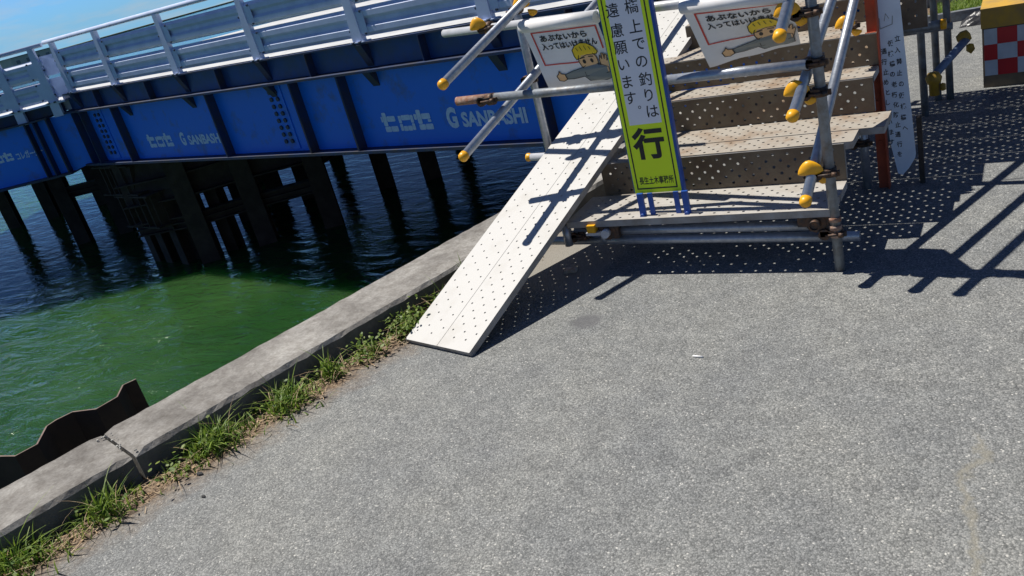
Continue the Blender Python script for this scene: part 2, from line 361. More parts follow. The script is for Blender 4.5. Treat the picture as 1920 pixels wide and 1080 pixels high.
def stroke(pts, w, M, z, mb):
    for (a, b) in zip(pts[:-1], pts[1:]):
        d = Vector((b[0] - a[0], b[1] - a[1])); 
        if d.length < 1e-6: continue
        d.normalize(); n = Vector((-d.y, d.x)) * w / 2; e = d * w * .3
        q = [(a[0] - e.x + n.x, a[1] - e.y + n.y), (a[0] - e.x - n.x, a[1] - e.y - n.y), (b[0] + e.x - n.x, b[1] + e.y - n.y), (b[0] + e.x + n.x, b[1] + e.y + n.y)]
        mb.add([M @ Vector((p[0], p[1], z)) for p in q], [(0, 1, 2, 3)])

# ------------------------------------------------------------------ ground, water, kerb
def P2(base, u, v=0, z=0): # along kerb u, towards water v
    p = base + KD * u + KN * v; return (p.x, p.y, z)
mb = MB()
mb.add([P2(KA, -9, .02), (60, -12, 0), (60, 300, 0), P2(KA, 305, .02)], [(0, 1, 2, 3)])
tag(mb.build('ground', asph), kind='structure')
mb = MB(); ZW = -3.0
mb.add([(-480, -300, ZW), (60, -300, ZW), (60, 480, ZW), (-480, 480, ZW)], [(0, 1, 2, 3)])
tag(mb.build('water', waterm), kind='structure')

# kerb: subdivided beam with a chipped joint, on top of the quay wall
kerbdk = mat('kerb_face_painted_shade', (.085, .08, .07), .95, 0, (.15, .14, .125), 7, .8, .5, 40)  # inner face away from the sun: its shade is put into a darker colour
def kerb_seg(u0, u1, name):
    mb = MB(); rnd = random.Random(int(u0 * 10) + 50); n = max(2, int((u1 - u0) / .06)); H = .15; Wd = .455
    rows = []
    for i in range(n + 1):
        u = u0 + (u1 - u0) * i / n; j = lambda a: rnd.uniform(-a, a)
        endc = .012 if i in (0, n) else 0
        rows.append([P2(KA, u, j(.003), -.05), P2(KA, u, j(.004), H - .022 + j(.004)), P2(KA, u, .020 + j(.006), H + j(.002) - endc), P2(KA, u, Wd * .5, H + j(.0015) - endc),
                     P2(KA, u, Wd - .018 + j(.005), H + j(.002) - endc), P2(KA, u, Wd + j(.004), H - .03 + j(.004)), P2(KA, u, Wd, -.35)])
    for r in rows: mb.v += r
    k = 7
    for i in range(n):
        for a in range(k - 1):
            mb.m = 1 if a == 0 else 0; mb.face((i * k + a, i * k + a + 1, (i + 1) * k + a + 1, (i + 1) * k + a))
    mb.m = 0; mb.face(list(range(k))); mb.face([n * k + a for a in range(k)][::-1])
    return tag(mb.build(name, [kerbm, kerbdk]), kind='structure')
JU = -1.40                                                  # the broken joint
kerb_seg(-9, JU - .008, 'kerb'); kerb_seg(JU + .008, 9.0, 'kerb'); kerb_seg(9.012, 300, 'kerb') if False else None
mb = MB()
q = [P2(KA, -9, 0, -.02), P2(KA, -9, .45, -.02), P2(KA, -9, .45, -5), P2(KA, -9, 0, -5)]
w = [P2(KA, 305, 0, -.02), P2(KA, 305, .45, -.02), P2(KA, 305, .45, -5), P2(KA, 305, 0, -5)]
mb.add([P2(KA, -9, 0.01, -.06), P2(KA, -9, .45, -.3), P2(KA, -9, .45, -5), P2(KA, 305, 0.01, -.06), P2(KA, 305, .45, -.3), P2(KA, 305, .45, -5)], [(0, 1, 4, 3), (1, 2, 5, 4)])
tag(mb.build('quay_wall', kerbm), 'dark concrete quay wall dropping from the kerb into the river', 'quay wall')
# crumbs in the broken joint
mb = MB(); rnd = random.Random(3)
for i in range(16):
    u = JU + rnd.gauss(0, .022); v = rnd.uniform(.02, .43); c = Vector(P2(KA, u, v, .152 + .002)); r = rnd.uniform(.002, .006)
    mb.box(c, (r * 2, r * 1.6, r), Matrix.Rotation(rnd.uniform(0, 3), 3, 'Z') @ Matrix.Rotation(rnd.uniform(-.5, .5), 3, 'X'))
tag(mb.build('concrete_crumbs', conc2), 'loose concrete crumbs in the broken joint of the kerb', 'rubble', kind='stuff')

# sheet pile beside the quay
pts = [(-6.2, -2.6), (-5.6, -2.3), (-5.1, -2.16), (-4.86, -2.10), (-4.70, -2.07), (-4.66, -1.93), (-4.83, -1.75), (-4.83, -1.68), (-4.79, -1.58), (-4.60, -1.52), (-4.57, -1.36), (-4.69, -1.22), (-4.65, -1.14)]
mb = MB(); zt = -.25; th = .013; rnd = random.Random(5)
def offs(pts, t):
    r = []
    for i, p in enumerate(pts):
        a = Vector(pts[max(0, i - 1)]); b = Vector(pts[min(len(pts) - 1, i + 1)]); d = (b - a).normalized(); r.append((p[0] + d.y * t, p[1] - d.x * t))
    return r
po = offs(pts, -th)
n = len(pts)
for i in range(n - 1):
    a, b, c, d = pts[i], pts[i + 1], po[i + 1], po[i]
    z0 = zt
    mb.m = 0; mb.add([(*a, z0), (*b, z0), (*b, -5), (*a, -5), (*d, z0), (*c, z0), (*c, -5), (*d, -5)], [(0, 1, 2, 3), (4, 7, 6, 5)])
    mb.m = 1; mb.add([(*a, z0), (*b, z0), (*c, z0), (*d, z0)], [(0, 1, 2, 3)])
mb.m = 0; mb.add([(*pts[-1], zt), (*po[-1], zt), (*po[-1], -5), (*pts[-1], -5)], [(0, 1, 2, 3)])
tag(mb.build('sheet_pile_wall', [sheetm, sheetedge]), 'dark rusty corrugated sheet pile standing in the water beside the kerb', 'sheet pile')

# ------------------------------------------------------------------ bridge
b0 = Vector((-11.926, 6.072, 0)); BD = Vector((math.cos(-.1674), math.sin(-.1674), 0)); BN = Vector((-BD.y, BD.x, 0))   # BN: away from the camera
l0 = Vector((-16.62, 6.75, 0)); LD = Vector((-1, -.52, 0)).normalized(); LN = Vector((LD.y, -LD.x, 0))                    # away from camera for the left leg
def bp(s, d=0, z=0): p = b0 + BD * s + BN * d; return Vector((p.x, p.y, z))
def lp(s, d=0, z=0): p = l0 + LD * s + LN * d; return Vector((p.x, p.y, z))
def slab(mb, fn, s0, s1, d0, d1, z0, z1):
    vs = [fn(s, d, z) for s in (s0, s1) for d in (d0, d1) for z in (z0, z1)]
    mb.add(vs, [(0, 1, 3, 2), (4, 6, 7, 5), (0, 4, 5, 1), (2, 3, 7, 6), (0, 2, 6, 4), (1, 5, 7, 3)])
BW = 11.0
bridge = thing('bridge', bp(0, 0, 0), 'blue steel girder bridge on rusty piles crossing the river behind the stairs', 'bridge')
def girder(fn, s0, s1, d, stiffs, name='girder', zb=-.48, cut=False, blank=False):
    mb = MB(); slab(mb, fn, s0, s1, d, d + .014, zb + .02, .65); g = mb.build(name, blue, bridge)
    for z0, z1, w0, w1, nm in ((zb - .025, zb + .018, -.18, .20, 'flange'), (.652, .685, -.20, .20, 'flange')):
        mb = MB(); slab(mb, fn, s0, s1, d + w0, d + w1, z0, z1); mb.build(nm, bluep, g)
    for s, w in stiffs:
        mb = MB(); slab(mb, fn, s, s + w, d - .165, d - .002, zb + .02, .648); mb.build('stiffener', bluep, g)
    return g
g1 = girder(bp, -4.95, 10.7, 0, [(-4.5, .03), (-4.12, .03), (-2.72, .035), (.78, .035), (3.18, .035), (4.33, .035), (7.92, .035)])
g2 = girder(lp, .38, 10, 0, [(.42, .03), (.72, .03), (.92, .03)], zb=-.55)
mb = MB()                                                 # chamfered gusset where the legs meet
mb.add([lp(-.1, 0, -.45), lp(.39, 0, -.545), lp(.39, 0, .65), lp(-.1, 0, .65), lp(-.1, .014, -.45), lp(.39, .014, -.545), lp(.39, .014, .65), lp(-.1, .014, .65)], [(0, 1, 2, 3), (7, 6, 5, 4), (0, 4, 5, 1), (0, 3, 7, 4)])
mb.build('corner_plate', blue, bridge)
for d in (1.8, 3.6, 5.4, 7.2, 9.0, BW): girder(bp, -4.9, 10.7, d, [])
# bolted splice plates
def splice(fn, s, d, rows=8, cols=(0, .10), zt=.52, dz=.115, w=.5):
    mb = MB(); slab(mb, fn, s - .10, s + .30, d - .016, d - .002, -.42, .62); sp = mb.build('splice_plate', blue, g1)
    for c in (0, .17):
        mb = MB()
        for r in range(rows):
            a = fn(s + c + (r % 2) * .0, d - .017, zt - r * dz); mb.tube(a, a - BN * .024, .037, 8)
        mb.build('bolt_row', bolt, sp)
splice(bp, 2.45, 0); splice(bp, -3.75, 0)
# deck edge beam above the girder and the deck
mb = MB(); slab(mb, bp, -4.9, 10.7, -.0, .012, .69, 1.02); mb.build('deck_edge_beam', bluedk, bridge)
mb = MB(); slab(mb, bp, -4.9, 10.7, -.12, .05, 1.022, 1.045); mb.build('deck_edge_flange', bluep, bridge)
mb = MB(); slab(mb, lp, .0, 10, -.0, .012, .69, .90); mb.build('deck_edge_beam', bluep, bridge)
mb = MB(); slab(mb, bp, -4.9, 10.7, .06, BW + .1, .70, .93); mb.build('deck', roadm, bridge)
mb = MB(); slab(mb, lp, -6, 10, .06, BW + .1, .705, .925); mb.build('deck', roadm, bridge)
mb = MB(); slab(mb, lp, -.15, 10, -.14, .06, .90, .935); mb.build('deck_edge_flange', railw, bridge)
posts_s = [-4.2, -2.28, .08, 2.55, 4.97, 7.32, 9.7]
for s in posts_s:                                          # triangular gussets under the posts
    mb = MB()
    pr = [(-.15, 1.02), (.0, 1.02), (.0, .69)]
    vs = [bp(s + a, d, z) for a in (-.05, .09) for d, z in ((-.14, 1.02), (-.002, 1.02), (-.002, .70))]
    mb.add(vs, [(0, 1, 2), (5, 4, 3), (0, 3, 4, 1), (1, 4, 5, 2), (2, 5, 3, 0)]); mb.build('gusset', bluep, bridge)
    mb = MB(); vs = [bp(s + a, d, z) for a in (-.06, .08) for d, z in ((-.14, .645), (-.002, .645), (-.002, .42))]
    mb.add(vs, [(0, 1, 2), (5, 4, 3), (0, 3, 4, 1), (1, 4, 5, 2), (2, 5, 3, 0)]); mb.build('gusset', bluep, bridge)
for s in (-3.2, -1.1, 1.3, 3.75, 6.15, 8.5):
    mb = MB(); slab(mb, bp, s, s + .02, -.13, -.002, .69, 1.018); mb.build('web_plate', bluep, bridge)
# lettering on the girder
def tot(mb, M, x0, y0, w, h):
    """blocky stencilled three-letter mark"""
    lw = w / 3.35; t = h * .29; g = h * .018
    def r(a, b, c, d, k=.0):
        e = min(abs(c - a), abs(d - b)) * .16
        pts = [(a + e, b), (c - e, b), (c, b + e), (c, d - e), (c - e, d), (a + e, d), (a, d - e), (a, b + e)]
        mb.add([M @ Vector((x0 + p[0], y0 + p[1], .002)) for p in pts], [tuple(range(8))])
    for k in (0, 2):
        X = k * lw * 1.17
        r(X + lw * .10, h * .30, X + lw * .10 + t, h * 1.0); r(X + lw * .10 + t + g, h * .52, X + lw * .95, h * .80)
        r(X - lw * (.02 if k == 0 else .10), h * .52, X + lw * .08, h * .80)
        r(X + lw * .10, 0, X + lw * .52 - g, h * .28); r(X + lw * .52, 0, X + lw * 1.0, h * .28); r(X + lw * .74, h * .37, X + lw * .95, h * .50) if k else None
    X = lw * 1.17
    r(X, h * .40, X + t * .7, h * .78); r(X, 0 + g, X + t * .7, h * .37); r(X + lw - t * .7, h * .39, X + lw, h * .78); r(X + lw - t * .7, g, X + lw, h * .36)
    r(X + t * .7 + g, h * .54, X + lw - t * .7 - g, h * .80); r(X + t * .7 + g, 0, X + lw * .5 - g, h * .25); r(X + lw * .5, 0, X + lw - t * .7 - g, h * .25)
for (a, b, G, s0, s1, z0, z1, zg0, zg1) in ((4.86, 5.87, (6.13, 6.37), 6.42, 7.53, -.25, .035, -.245, .02), (-2.06, -1.13, (-.86, -.62), -.56, .56, -.245, .02, -.235, 0.0)):
    M = frame(bp(0, -.004, 0), BD, (0, 0, 1))
    mb = MB(); tot(mb, M, a, z0, b - a, z1 - z0); 
    t2 = text_mb([('G', (G[0] + G[1]) / 2, (zg0 + zg1) / 2, (zg1 - zg0) * 1.1, .05, .72, 0, 1), ('SANBASHI', (s0 + s1) / 2, zg0 + (zg1 - zg0) * .36, (zg1 - zg0) * .78, .04, 1.12 if 0 else (s1 - s0) / ((zg1 - zg0) * .66 * 6.9), 0, 1)], M, .002)
    o = len(mb.v); mb.v += t2.v; [mb.face([o + i for i in f]) for f in t2.f]
    # stencil bridges: thin cuts are left blue by a narrow strip across the big letter
    mb.build('lettering', stenc, g1)
M = frame(lp(0, -.004, 0), -LD, (0, 0, 1))
mb = MB(); tot(mb, M, -2.25, -.01, .68, .2)
t2 = text_mb([('コレガーダー', -1.19, .045, .17, .03, .62, 0, 1)], M, .002)
o = len(mb.v); mb.v += t2.v; [mb.face([o + i for i in f]) for f in t2.f]
mb.build('lettering', stenc, g2)

# guard railings
def wbeam(mb, fn, s0, s1, d, z0, z1):
    h = z1 - z0; prof = [(0, 0), (.0, .03), (-.045, .14), (-.045, .32), (0, .43), (0, .57), (-.045, .68), (-.045, .86), (0, .97), (0, 1)]
    vs = [fn(s, d + a, z0 + b * h) for s in (s0, s1) for a, b in prof]; n = len(prof)
    o = len(mb.v); mb.v += [tuple(v) for v in vs]
    for i in range(n - 1): mb.face((o + i, o + i + 1, o + n + i + 1, o + n + i))
    vs = [fn(s, d + a + .006, z0 + b * h) for s in (s0, s1) for a, b in prof]; o = len(mb.v); mb.v += [tuple(v) for v in vs]
    for i in range(n - 1): mb.face((o + n + i, o + n + i + 1, o + i + 1, o + i))
def railing(fn, along, ss, s0, s1, d, label, zbot=1.045, zleg=None, beams=((1.105, 1.49), (1.54, 1.90)), back=False, ztop=2.10):
    t = thing('guard_railing', fn((s0 + s1) / 2, d, zbot), label, 'guard railing', 'white painted guard railings of the bridge')
    nrm = BN if fn is bp else LN
    for s in ss:
        mb = MB(); zl = zbot if zleg is None else zleg
        w0, w1 = (.085, .05)
        vs = [fn(s + a * w, dd, z) for z, w in ((zl, .105), (1.5, .085), (ztop - .03, .06)) for a, dd in ((-1, d - .07), (1, d - .07), (1, d + .01), (-1, d + .01))]
        mb.add(vs, [(0, 1, 2, 3), (8, 11, 10, 9)] + [(k * 4 + i, k * 4 + 4 + i, k * 4 + 4 + (i + 1) % 4, k * 4 + (i + 1) % 4) for k in (0, 1) for i in range(4)])
        p = mb.build('post', railw, t)
        if not back:
            mb = MB()
            for z in (beams[0][0] + .04, beams[0][1] - .05, beams[1][0] + .04, beams[1][1] - .05):
                for sd in (.20,):
                    a = fn(s + sd, d - .045, z); mb.tube(a, a - nrm * .02, .017, 8)
            for z in (beams[0][0] + .10, beams[1][0] + .17):
                a = fn(s - .11, d - .045, z); mb.tube(a, a - nrm * .02, .017, 8)
            a = fn(s - .06, d - .10, zbot + .02); mb.tube(a, a - Vector((0, 0, .03)), .03, 8); a = fn(s + .08, d - .10, zbot + .02); mb.tube(a, a - Vector((0, 0, .03)), .03, 8)
            mb.build('bolt_row', bolt, p)
            mb = MB(); slab(mb, fn, s - .13, s + .15, d - .11, d + .05, zbot, zbot + .014); mb.build('foot_plate', railw, p)
            mb = MB()
            for z0, z1 in beams: slab(mb, fn, s + .075, s + .24, d - .052, d - .047, z0 + .05, z1 - .05)
            mb.build('bracket', railw, p)
    mb = MB(); mb.tube(fn(s0 - .15 * along, d - .03, ztop), fn(s1 + .05, d - .03, ztop), .042, 12); mb.build('top_rail', railw, t)
    for z0, z1 in beams:
        mb = MB(); wbeam(mb, fn, s0, s1, d, z0, z1); mb.build('beam', railw, t)
    return t
railing(bp, 1, posts_s, -4.38, 10.5, -.02, 'long white guard railing with corrugated beams along the near edge of the blue bridge')
railing(lp, 1, [.12, .95, 2.0, 3.6], -.0, 9, -.06, 'short white guard railing at the far left where the bridge bends', zbot=.935, zleg=.64, beams=((.98, 1.38), (1.42, 1.82)), ztop=2.07)
mb = MB(); wbeam(mb, lambda s, d, z: Vector((bp(-4.40, -.03, z) + (lp(.02, -.07, z) - bp(-4.40, -.03, z)) * s)), 0, 1, 0, 1.0, 1.40); wbeam(mb, lambda s, d, z: Vector((bp(-4.40, -.03, z) + (lp(.02, -.07, z) - bp(-4.40, -.03, z)) * s)), 0, 1, 0, 1.46, 1.86)
mb.build('corner_beam', railw, [o for o in C.objects if o.name == 'guard_railing'][0])
railing(bp, 1, [-3.2, -.8, 1.6, 4.0, 6.4, 8.8], -4.9, 10.5, BW + .1, 'white guard railing along the far edge of the blue bridge deck', back=True, beams=((1.56, 1.60), (1.78, 1.9)), ztop=2.0)

# piles
def hpile(p, zt, w=.3, d=.3, name='pile', ang=.7, par=bridge):
    mb = MB(); R = Matrix.Rotation(ang, 3, 'Z'); zc = (zt - 5) / 2; hh = zt + 5
    for dy in (-d / 2, d / 2): mb.box(Vector((p[0], p[1], zc)) + R @ Vector((0, dy, 0)), (w, .03, hh), R)
    mb.box((p[0], p[1], zc), (.025, d - .03, hh), R)
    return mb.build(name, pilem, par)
bent = [(-15.9, 6.7), (-14.51, 7.18), (-13.6, 8.04), (-12.34, 8.85), (-12.6, 11.2), (-11.49, 11.6)]
def beam(a, b, w, h, nm='brace', par=bridge):
    a = Vector(a); b = Vector(b); mid = (a + b) / 2; d = b - a; L_ = d.length; x = d.normalized(); y = Vector((0, 0, 1)).cross(x).normalized(); z = x.cross(y)
    R = Matrix((x, y, z)).transposed(); mb = MB(); mb.box(mid, (L_, w, .03), R)
    for s in (-1, 1): mb.box(mid + z * s * h / 2, (L_, w, .03), R)
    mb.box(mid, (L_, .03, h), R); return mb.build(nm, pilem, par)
for p in bent[1:]: hpile(p, -.52, .40, .42)
for p in ((-15.8, 9.6), (-17.3, 8.6), (-16.6, 11.4), (-14.9, 10.9), (-18.6, 12.6), (-17.0, 14.4), (-19.2, 9.4), (-13.0, 15.2), (-9.8, 14.6)): hpile(p, -.52, .40, .42)
bent2 = [(-27.4, 10.2), (-26.3, 10.9), (-25.0, 11.9), (-21.3, 8.6), (-20.2, 9.2)]
for p in bent2: hpile(p, -.52, .36, .34)
for i in range(len(bent) - 1):
    a, b = bent[i], bent[i + 1]
    if i < 3: beam((*a, -1.02), (*b, -1.02), .4, .95, 'pile_cap'); beam((*a, -2.05), (*b, -2.05), .25, .25)
    else: beam((*a, -.70), (*b, -.70), .35, .38, 'pile_cap'); beam((*a, -1.55), (*b, -1.55), .22, .22)
beam((*bent[-1], -.68), (bent[-1][0] + 1.6, bent[-1][1] + 1.9, -.68), .32, .32, 'pile_cap')
for a, b in (((-17.3, 8.6), (-15.8, 9.6)), ((-15.8, 9.6), (-14.9, 10.9)), ((-18.6, 12.6), (-16.6, 11.4)), ((-19.2, 9.4), (-17.3, 8.6))): beam((*a, -.95), (*b, -.95), .4, .85, 'pile_cap'); beam((*a, -1.95), (*b, -1.95), .22, .22)
for i in range(len(bent2) - 1):
    if i != 2: a, b = bent2[i], bent2[i + 1]; beam((*a, -.75), (*b, -.75), .4, .45, 'pile_cap'); beam((*a, -1.6), (*b, -1.6), .25, .25)
# stepped bracket and leg cluster at the bend
u = Vector((BD.x, BD.y, 0))
cl = bp(-4.6, .35, 0)
def trap(z0, z1, w0, w1, dep, c):
    mb = MB(); vs = []
    for z, w in ((z1, w1), (z0, w0)):
        for s, dd in ((-w / 2, -dep / 2), (w / 2, -dep / 2), (w / 2, dep / 2), (-w / 2, dep / 2)):
            p = c + BD * s + BN * dd; vs.append((p.x, p.y, z))
    mb.add(vs, [(0, 3, 2, 1), (4, 5, 6, 7)] + [(i, (i + 1) % 4, 4 + (i + 1) % 4, 4 + i) for i in range(4)])
    for k in range(-2, 3):
        p = c + BD * (k * w0 * .22) - BN * (dep / 2 + .05); mb.box((p.x, p.y, (z0 + z1) / 2), (.03, .1, z1 - z0 - .02), Matrix.Rotation(-.1674, 3, 'Z'))
    for z in (z0, z1):
        p = c - BN * .03; mb.box((p.x, p.y, z), (max(w0, w1) + .1, dep + .16, .035), Matrix.Rotation(-.1674, 3, 'Z'))
    return mb.build('bracket', pilem, bridge)
trap(-1.25, -.62, 1.0, 1.5, .5, cl + BD * .35); trap(-2.0, -1.3, 1.35, 1.35, .5, cl + BD * .75)
for s in (.05, .6, 1.3): hpile(cl + BD * s + BN * .1, -1.3, .28, .28, ang=-.17)
hpile(cl + BD * 1.9 + BN * .9, -.6, .3, .3, ang=.3)

# ------------------------------------------------------------------ scaffold stairs
stairs = thing('scaffold_stairs', (0, 0, 0), 'scaffolding stairs of perforated steel planks and clamped pipes with yellow end caps', 'stairs')
def plank(L_, Wd, mats, px=.04, rows=5, hr=.0088, raised=0.0, skirt=.04, name='tread', parent=stairs, M=None, seed=0):
    mb = MB(); nx = max(2, int(round(L_ / px))); dx = L_ / nx; mg = Wd * .05; dy = (Wd - 2 * mg) / rows; rnd = random.Random(seed)
    def V(x, y, z): mb.v.append((x, y, z)); return len(mb.v) - 1
    g = [[V(i * dx, mg + j * dy, 0) for j in range(rows + 1)] for i in range(nx + 1)]
    mb.m = 0
    for i in range(nx):
        for j in range(rows):
            a, b, c, d = g[i][j], g[i + 1][j], g[i + 1][j + 1], g[i][j + 1]
            if (i + j) % 2 == 0 and 0 < i < nx - 1:
                cx, cy = (i + .5) * dx, mg + (j + .5) * dy; k = []
                for t in range(8):
                    an = math.pi * (-5 / 8 + t / 4 + 0) ; k.append((math.cos(an), math.sin(an)))
                outer = [V(cx + hr * (2.3 if raised else 1) * q[0], cy + hr * (2.3 if raised else 1) * q[1], 0) for q in k]
                # side faces: bottom (a,b): k0,k1 ; right (b,c): k2,k3 ; top (c,d): k4,k5 ; left (d,a): k6,k7
                for (A_, B_, p, q) in ((a, b, 0, 1), (b, c, 2, 3), (c, d, 4, 5), (d, a, 6, 7)): mb.face((A_, B_, outer[q], outer[p]))
                for (A_, p, q) in ((b, 1, 2), (c, 3, 4), (d, 5, 6), (a, 7, 0)): mb.face((A_, outer[q], outer[p]))
                inner = outer
                if raised:
                    inner = [V(cx + hr * q[0], cy + hr * q[1], raised) for q in k]
                    for t in range(8): mb.face((outer[t], outer[(t + 1) % 8], inner[(t + 1) % 8], inner[t]), True)
                low = [V(cx + hr * q[0], cy + hr * q[1], -.006) for q in k]
                for t in range(8): mb.face((inner[t], inner[(t + 1) % 8], low[(t + 1) % 8], low[t]))
            else: mb.face((a, b, c, d))
    mb.add([(0, 0, 0), (L_, 0, 0), (L_, mg, 0), (0, mg, 0)], [(0, 1, 2, 3)]); mb.add([(0, Wd - mg, 0), (L_, Wd - mg, 0), (L_, Wd, 0), (0, Wd, 0)], [(0, 1, 2, 3)])
    mb.m = 1
    s = skirt; e = .002
    for y0, y1 in ((0, e), (Wd - e, Wd)): mb.box2((0, y0, -s), (L_, y1, -.0015))
    for x0, x1 in ((0, e), (L_ - e, L_)): mb.box2((x0, e + .001, -s), (x1, Wd - e - .001, -.0015))
    for y0, y1 in ((e + .001, .022), (Wd - .022, Wd - e - .001)): mb.box2((e + .001, y0, -s), (L_ - e - .001, y1, -s + e))
    return mb.build(name, mats, parent, M)
def flat(x0, x1, y0, y1, z, mats, seed=0, name='tread', parent=stairs): 
    return plank(x1 - x0, y1 - y0, mats, M=frame((x0, y0, z), (1, 0, 0), (0, 1, 0)), seed=seed, name=name, parent=parent, rows=max(3, round((y1 - y0) / .045)))
def riser(x0, x1, y, z0, z1, mats, seed=0): 
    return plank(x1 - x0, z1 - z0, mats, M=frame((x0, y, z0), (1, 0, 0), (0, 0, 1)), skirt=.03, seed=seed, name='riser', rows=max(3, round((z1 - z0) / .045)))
flat(-1.53, -.004, -.02, .1825, .349, [treadpale, edge]); flat(-1.53, .0, .184, .384, .349, [treadpale, edge])
flat(-1.44, .045, .40, .60, .563, [tread, edge]); flat(-1.39, .175, .604, .888, .566, [tread, edge])
flat(-1.32, .09, .900, 1.138, .773, [tread, edge]); flat(-1.27, .09, 1.145, 1.33, .962, [tread, edge]); flat(-1.22, .09, 1.334, 1.51, .962, [tread, edge])
ys = [1.52, 1.86, 2.2, 2.54, 2.88, 3.22]; zs = [1.115, 1.31, 1.50, 1.69, 1.88]
for i, z in enumerate(zs):
    xl = -1.16 + .231 * (ys[i] - 1.52)
    flat(xl, .32, ys[i], ys[i] + .166, z, [tread, edge]); flat(xl, .32, ys[i] + .17, ys[i + 1] - .004, z, [tread, edge])
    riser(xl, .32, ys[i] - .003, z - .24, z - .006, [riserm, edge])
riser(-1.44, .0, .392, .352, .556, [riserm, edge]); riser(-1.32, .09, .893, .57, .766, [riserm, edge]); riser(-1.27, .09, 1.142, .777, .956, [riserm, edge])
for i in range(5): flat(.33, 1.6, 1.9 + i * .26, 2.155 + i * .26, 1.90, [tread, edge], name='sky_blocker_plank')  # unseen platform added to keep sky light off the ground by the stairs
R0 = .0262
def spipe(a, b, m=galv, nm='pipe', r=R0, parent=stairs, hollow=True):
    mb = MB(); (mb.pipe if hollow else mb.tube)(a, b, r); return mb.build(nm, m, parent)
# posts
pr_ = spipe((0, 0, 0), (-.012, 0, 2.6), galvd, 'post'); spipe((-1.925, .665, 0), (-1.920, .665, 2.6), galv, 'post'); spipe((-1.555, 0, .19), (-1.553, 0, .325), galv, 'post')
spipe((-.035, 1.18, 0), (-.035, 1.18, .55), galv, 'post'); spipe((-1.22, 1.18, 0), (-1.22, 1.18, .75), galv, 'post')
spipe((.215, 3.0, 0), (.215, 3.0, 2.9), galvd, 'post'); spipe((.30, 3.0, 0), (.30, 3.0, 2.9), galvd, 'post'); spipe((-.90, 3.0, 0), (-.90, 3.0, 2.9), galvd, 'post')
spipe((.16, 2.62, 0), (.16, 2.62, 1.6), galvd, 'post')
spipe((-1.02, 2.1, 0), (-1.02, 2.1, 1.2), galvd, 'post'); spipe((-.03, 2.1, 0), (-.03, 2.1, 1.2), galvd, 'post')
for x_, y_ in ((1.55, 1.95), (1.55, 3.15)): spipe((x_, y_, 0), (x_, y_, 2.9), galvd, 'post')  # posts for the added platform, also out of view
# horizontal pipes
lowp = spipe((-1.72, .052, .202), (.103, .052, .165), galv, 'ledger_pipe'); spipe((-1.52, .05, .262), (-.10, .05, .236), galv, 'ledger_pipe')
LM = lambda x: .130 + (x + 2.173) * .0306
spipe((-1.9, LM(-1.9), 1.117), (-.90, LM(-.90), 1.068), galvd, 'ledger_pipe')
spipe((-2.173, LM(-2.173), 1.127), (-1.901, LM(-1.901), 1.117), rust, 'ledger_pipe', R0 + .001)
spipe((-.97, .176, 1.074), (-.04, -.050, 1.103), galv, 'ledger_pipe')
LT = lambda x: -.27 * x - .03
spipe((-2.489, LT(-2.489), 1.477), (.4, LT(.4), 1.440), whitepipe, 'ledger_pipe')
xp = spipe((-2.212, .85, .510), (-1.493, .85, .485), whitepipe, 'ledger_pipe'); spipe((-1.9, 1.0, .56), (-1.53, 1.0, .54), whitepipe, 'ledger_pipe')
spipe((-1.3, 1.215, .46), (.10, 1.215, .46), galvd, 'ledger_pipe')
spipe((-1.0, 2.96, .56), (.34, 2.96, .56), galvd, 'ledger_pipe'); spipe((-.1, 2.96, 1.0), (.36, 2.96, .98), galvd, 'ledger_pipe'); spipe((-.2, 2.58, .66), (.30, 2.58, .66), galvd, 'ledger_pipe', .032)
spipe((-1.36, .45, .40), (-.78, 3.1, 1.60), galvd, 'stringer_pipe')
# handrail pipes that rise along both sides; their near ends carry yellow caps
def capped(a, b, m=galv, nm='handrail_pipe', r=R0):
    p = spipe(a, b, m, nm, r, hollow=False); d = (Vector(a) - Vector(b)).normalized(); q = Vector(a)
    mb = MB(); mb.lathe(q - d * .026, d, [(0, r + .0005), (0, r + .003), (.02, r + .004), (.032, r + .003), (.041, r - .004), (.046, r * .6), (.048, 0)]); mb.build('end_cap', yel, p); return p
XR = -.075
for (q0, dd) in (((-.093, -.179, .456), (.072, 1, .572)), ((-.098, -.215, .902), (.105, 1, .508)), ((-.108, -.235, 1.283), (.062, 1, .59))):
    q0 = Vector(q0); capped(q0, q0 + Vector(dd) * 3.1)
capped((-1.98, -.238, .877), Vector((-1.98, -.238, .877)) + Vector((.232, 1, .364)) * 2.9); capped((-1.95, -.287, 1.316), Vector((-1.95, -.287, 1.316)) + Vector((.24, 1, .348)) * 2.9)
d_ = MB(); d_.lathe((-2.207, .85, .5098), (-1, 0, .03), [(-.02, .027), (0, .031), (.012, .028), (.018, .0)]); d_.build('end_cap', yel, xp)
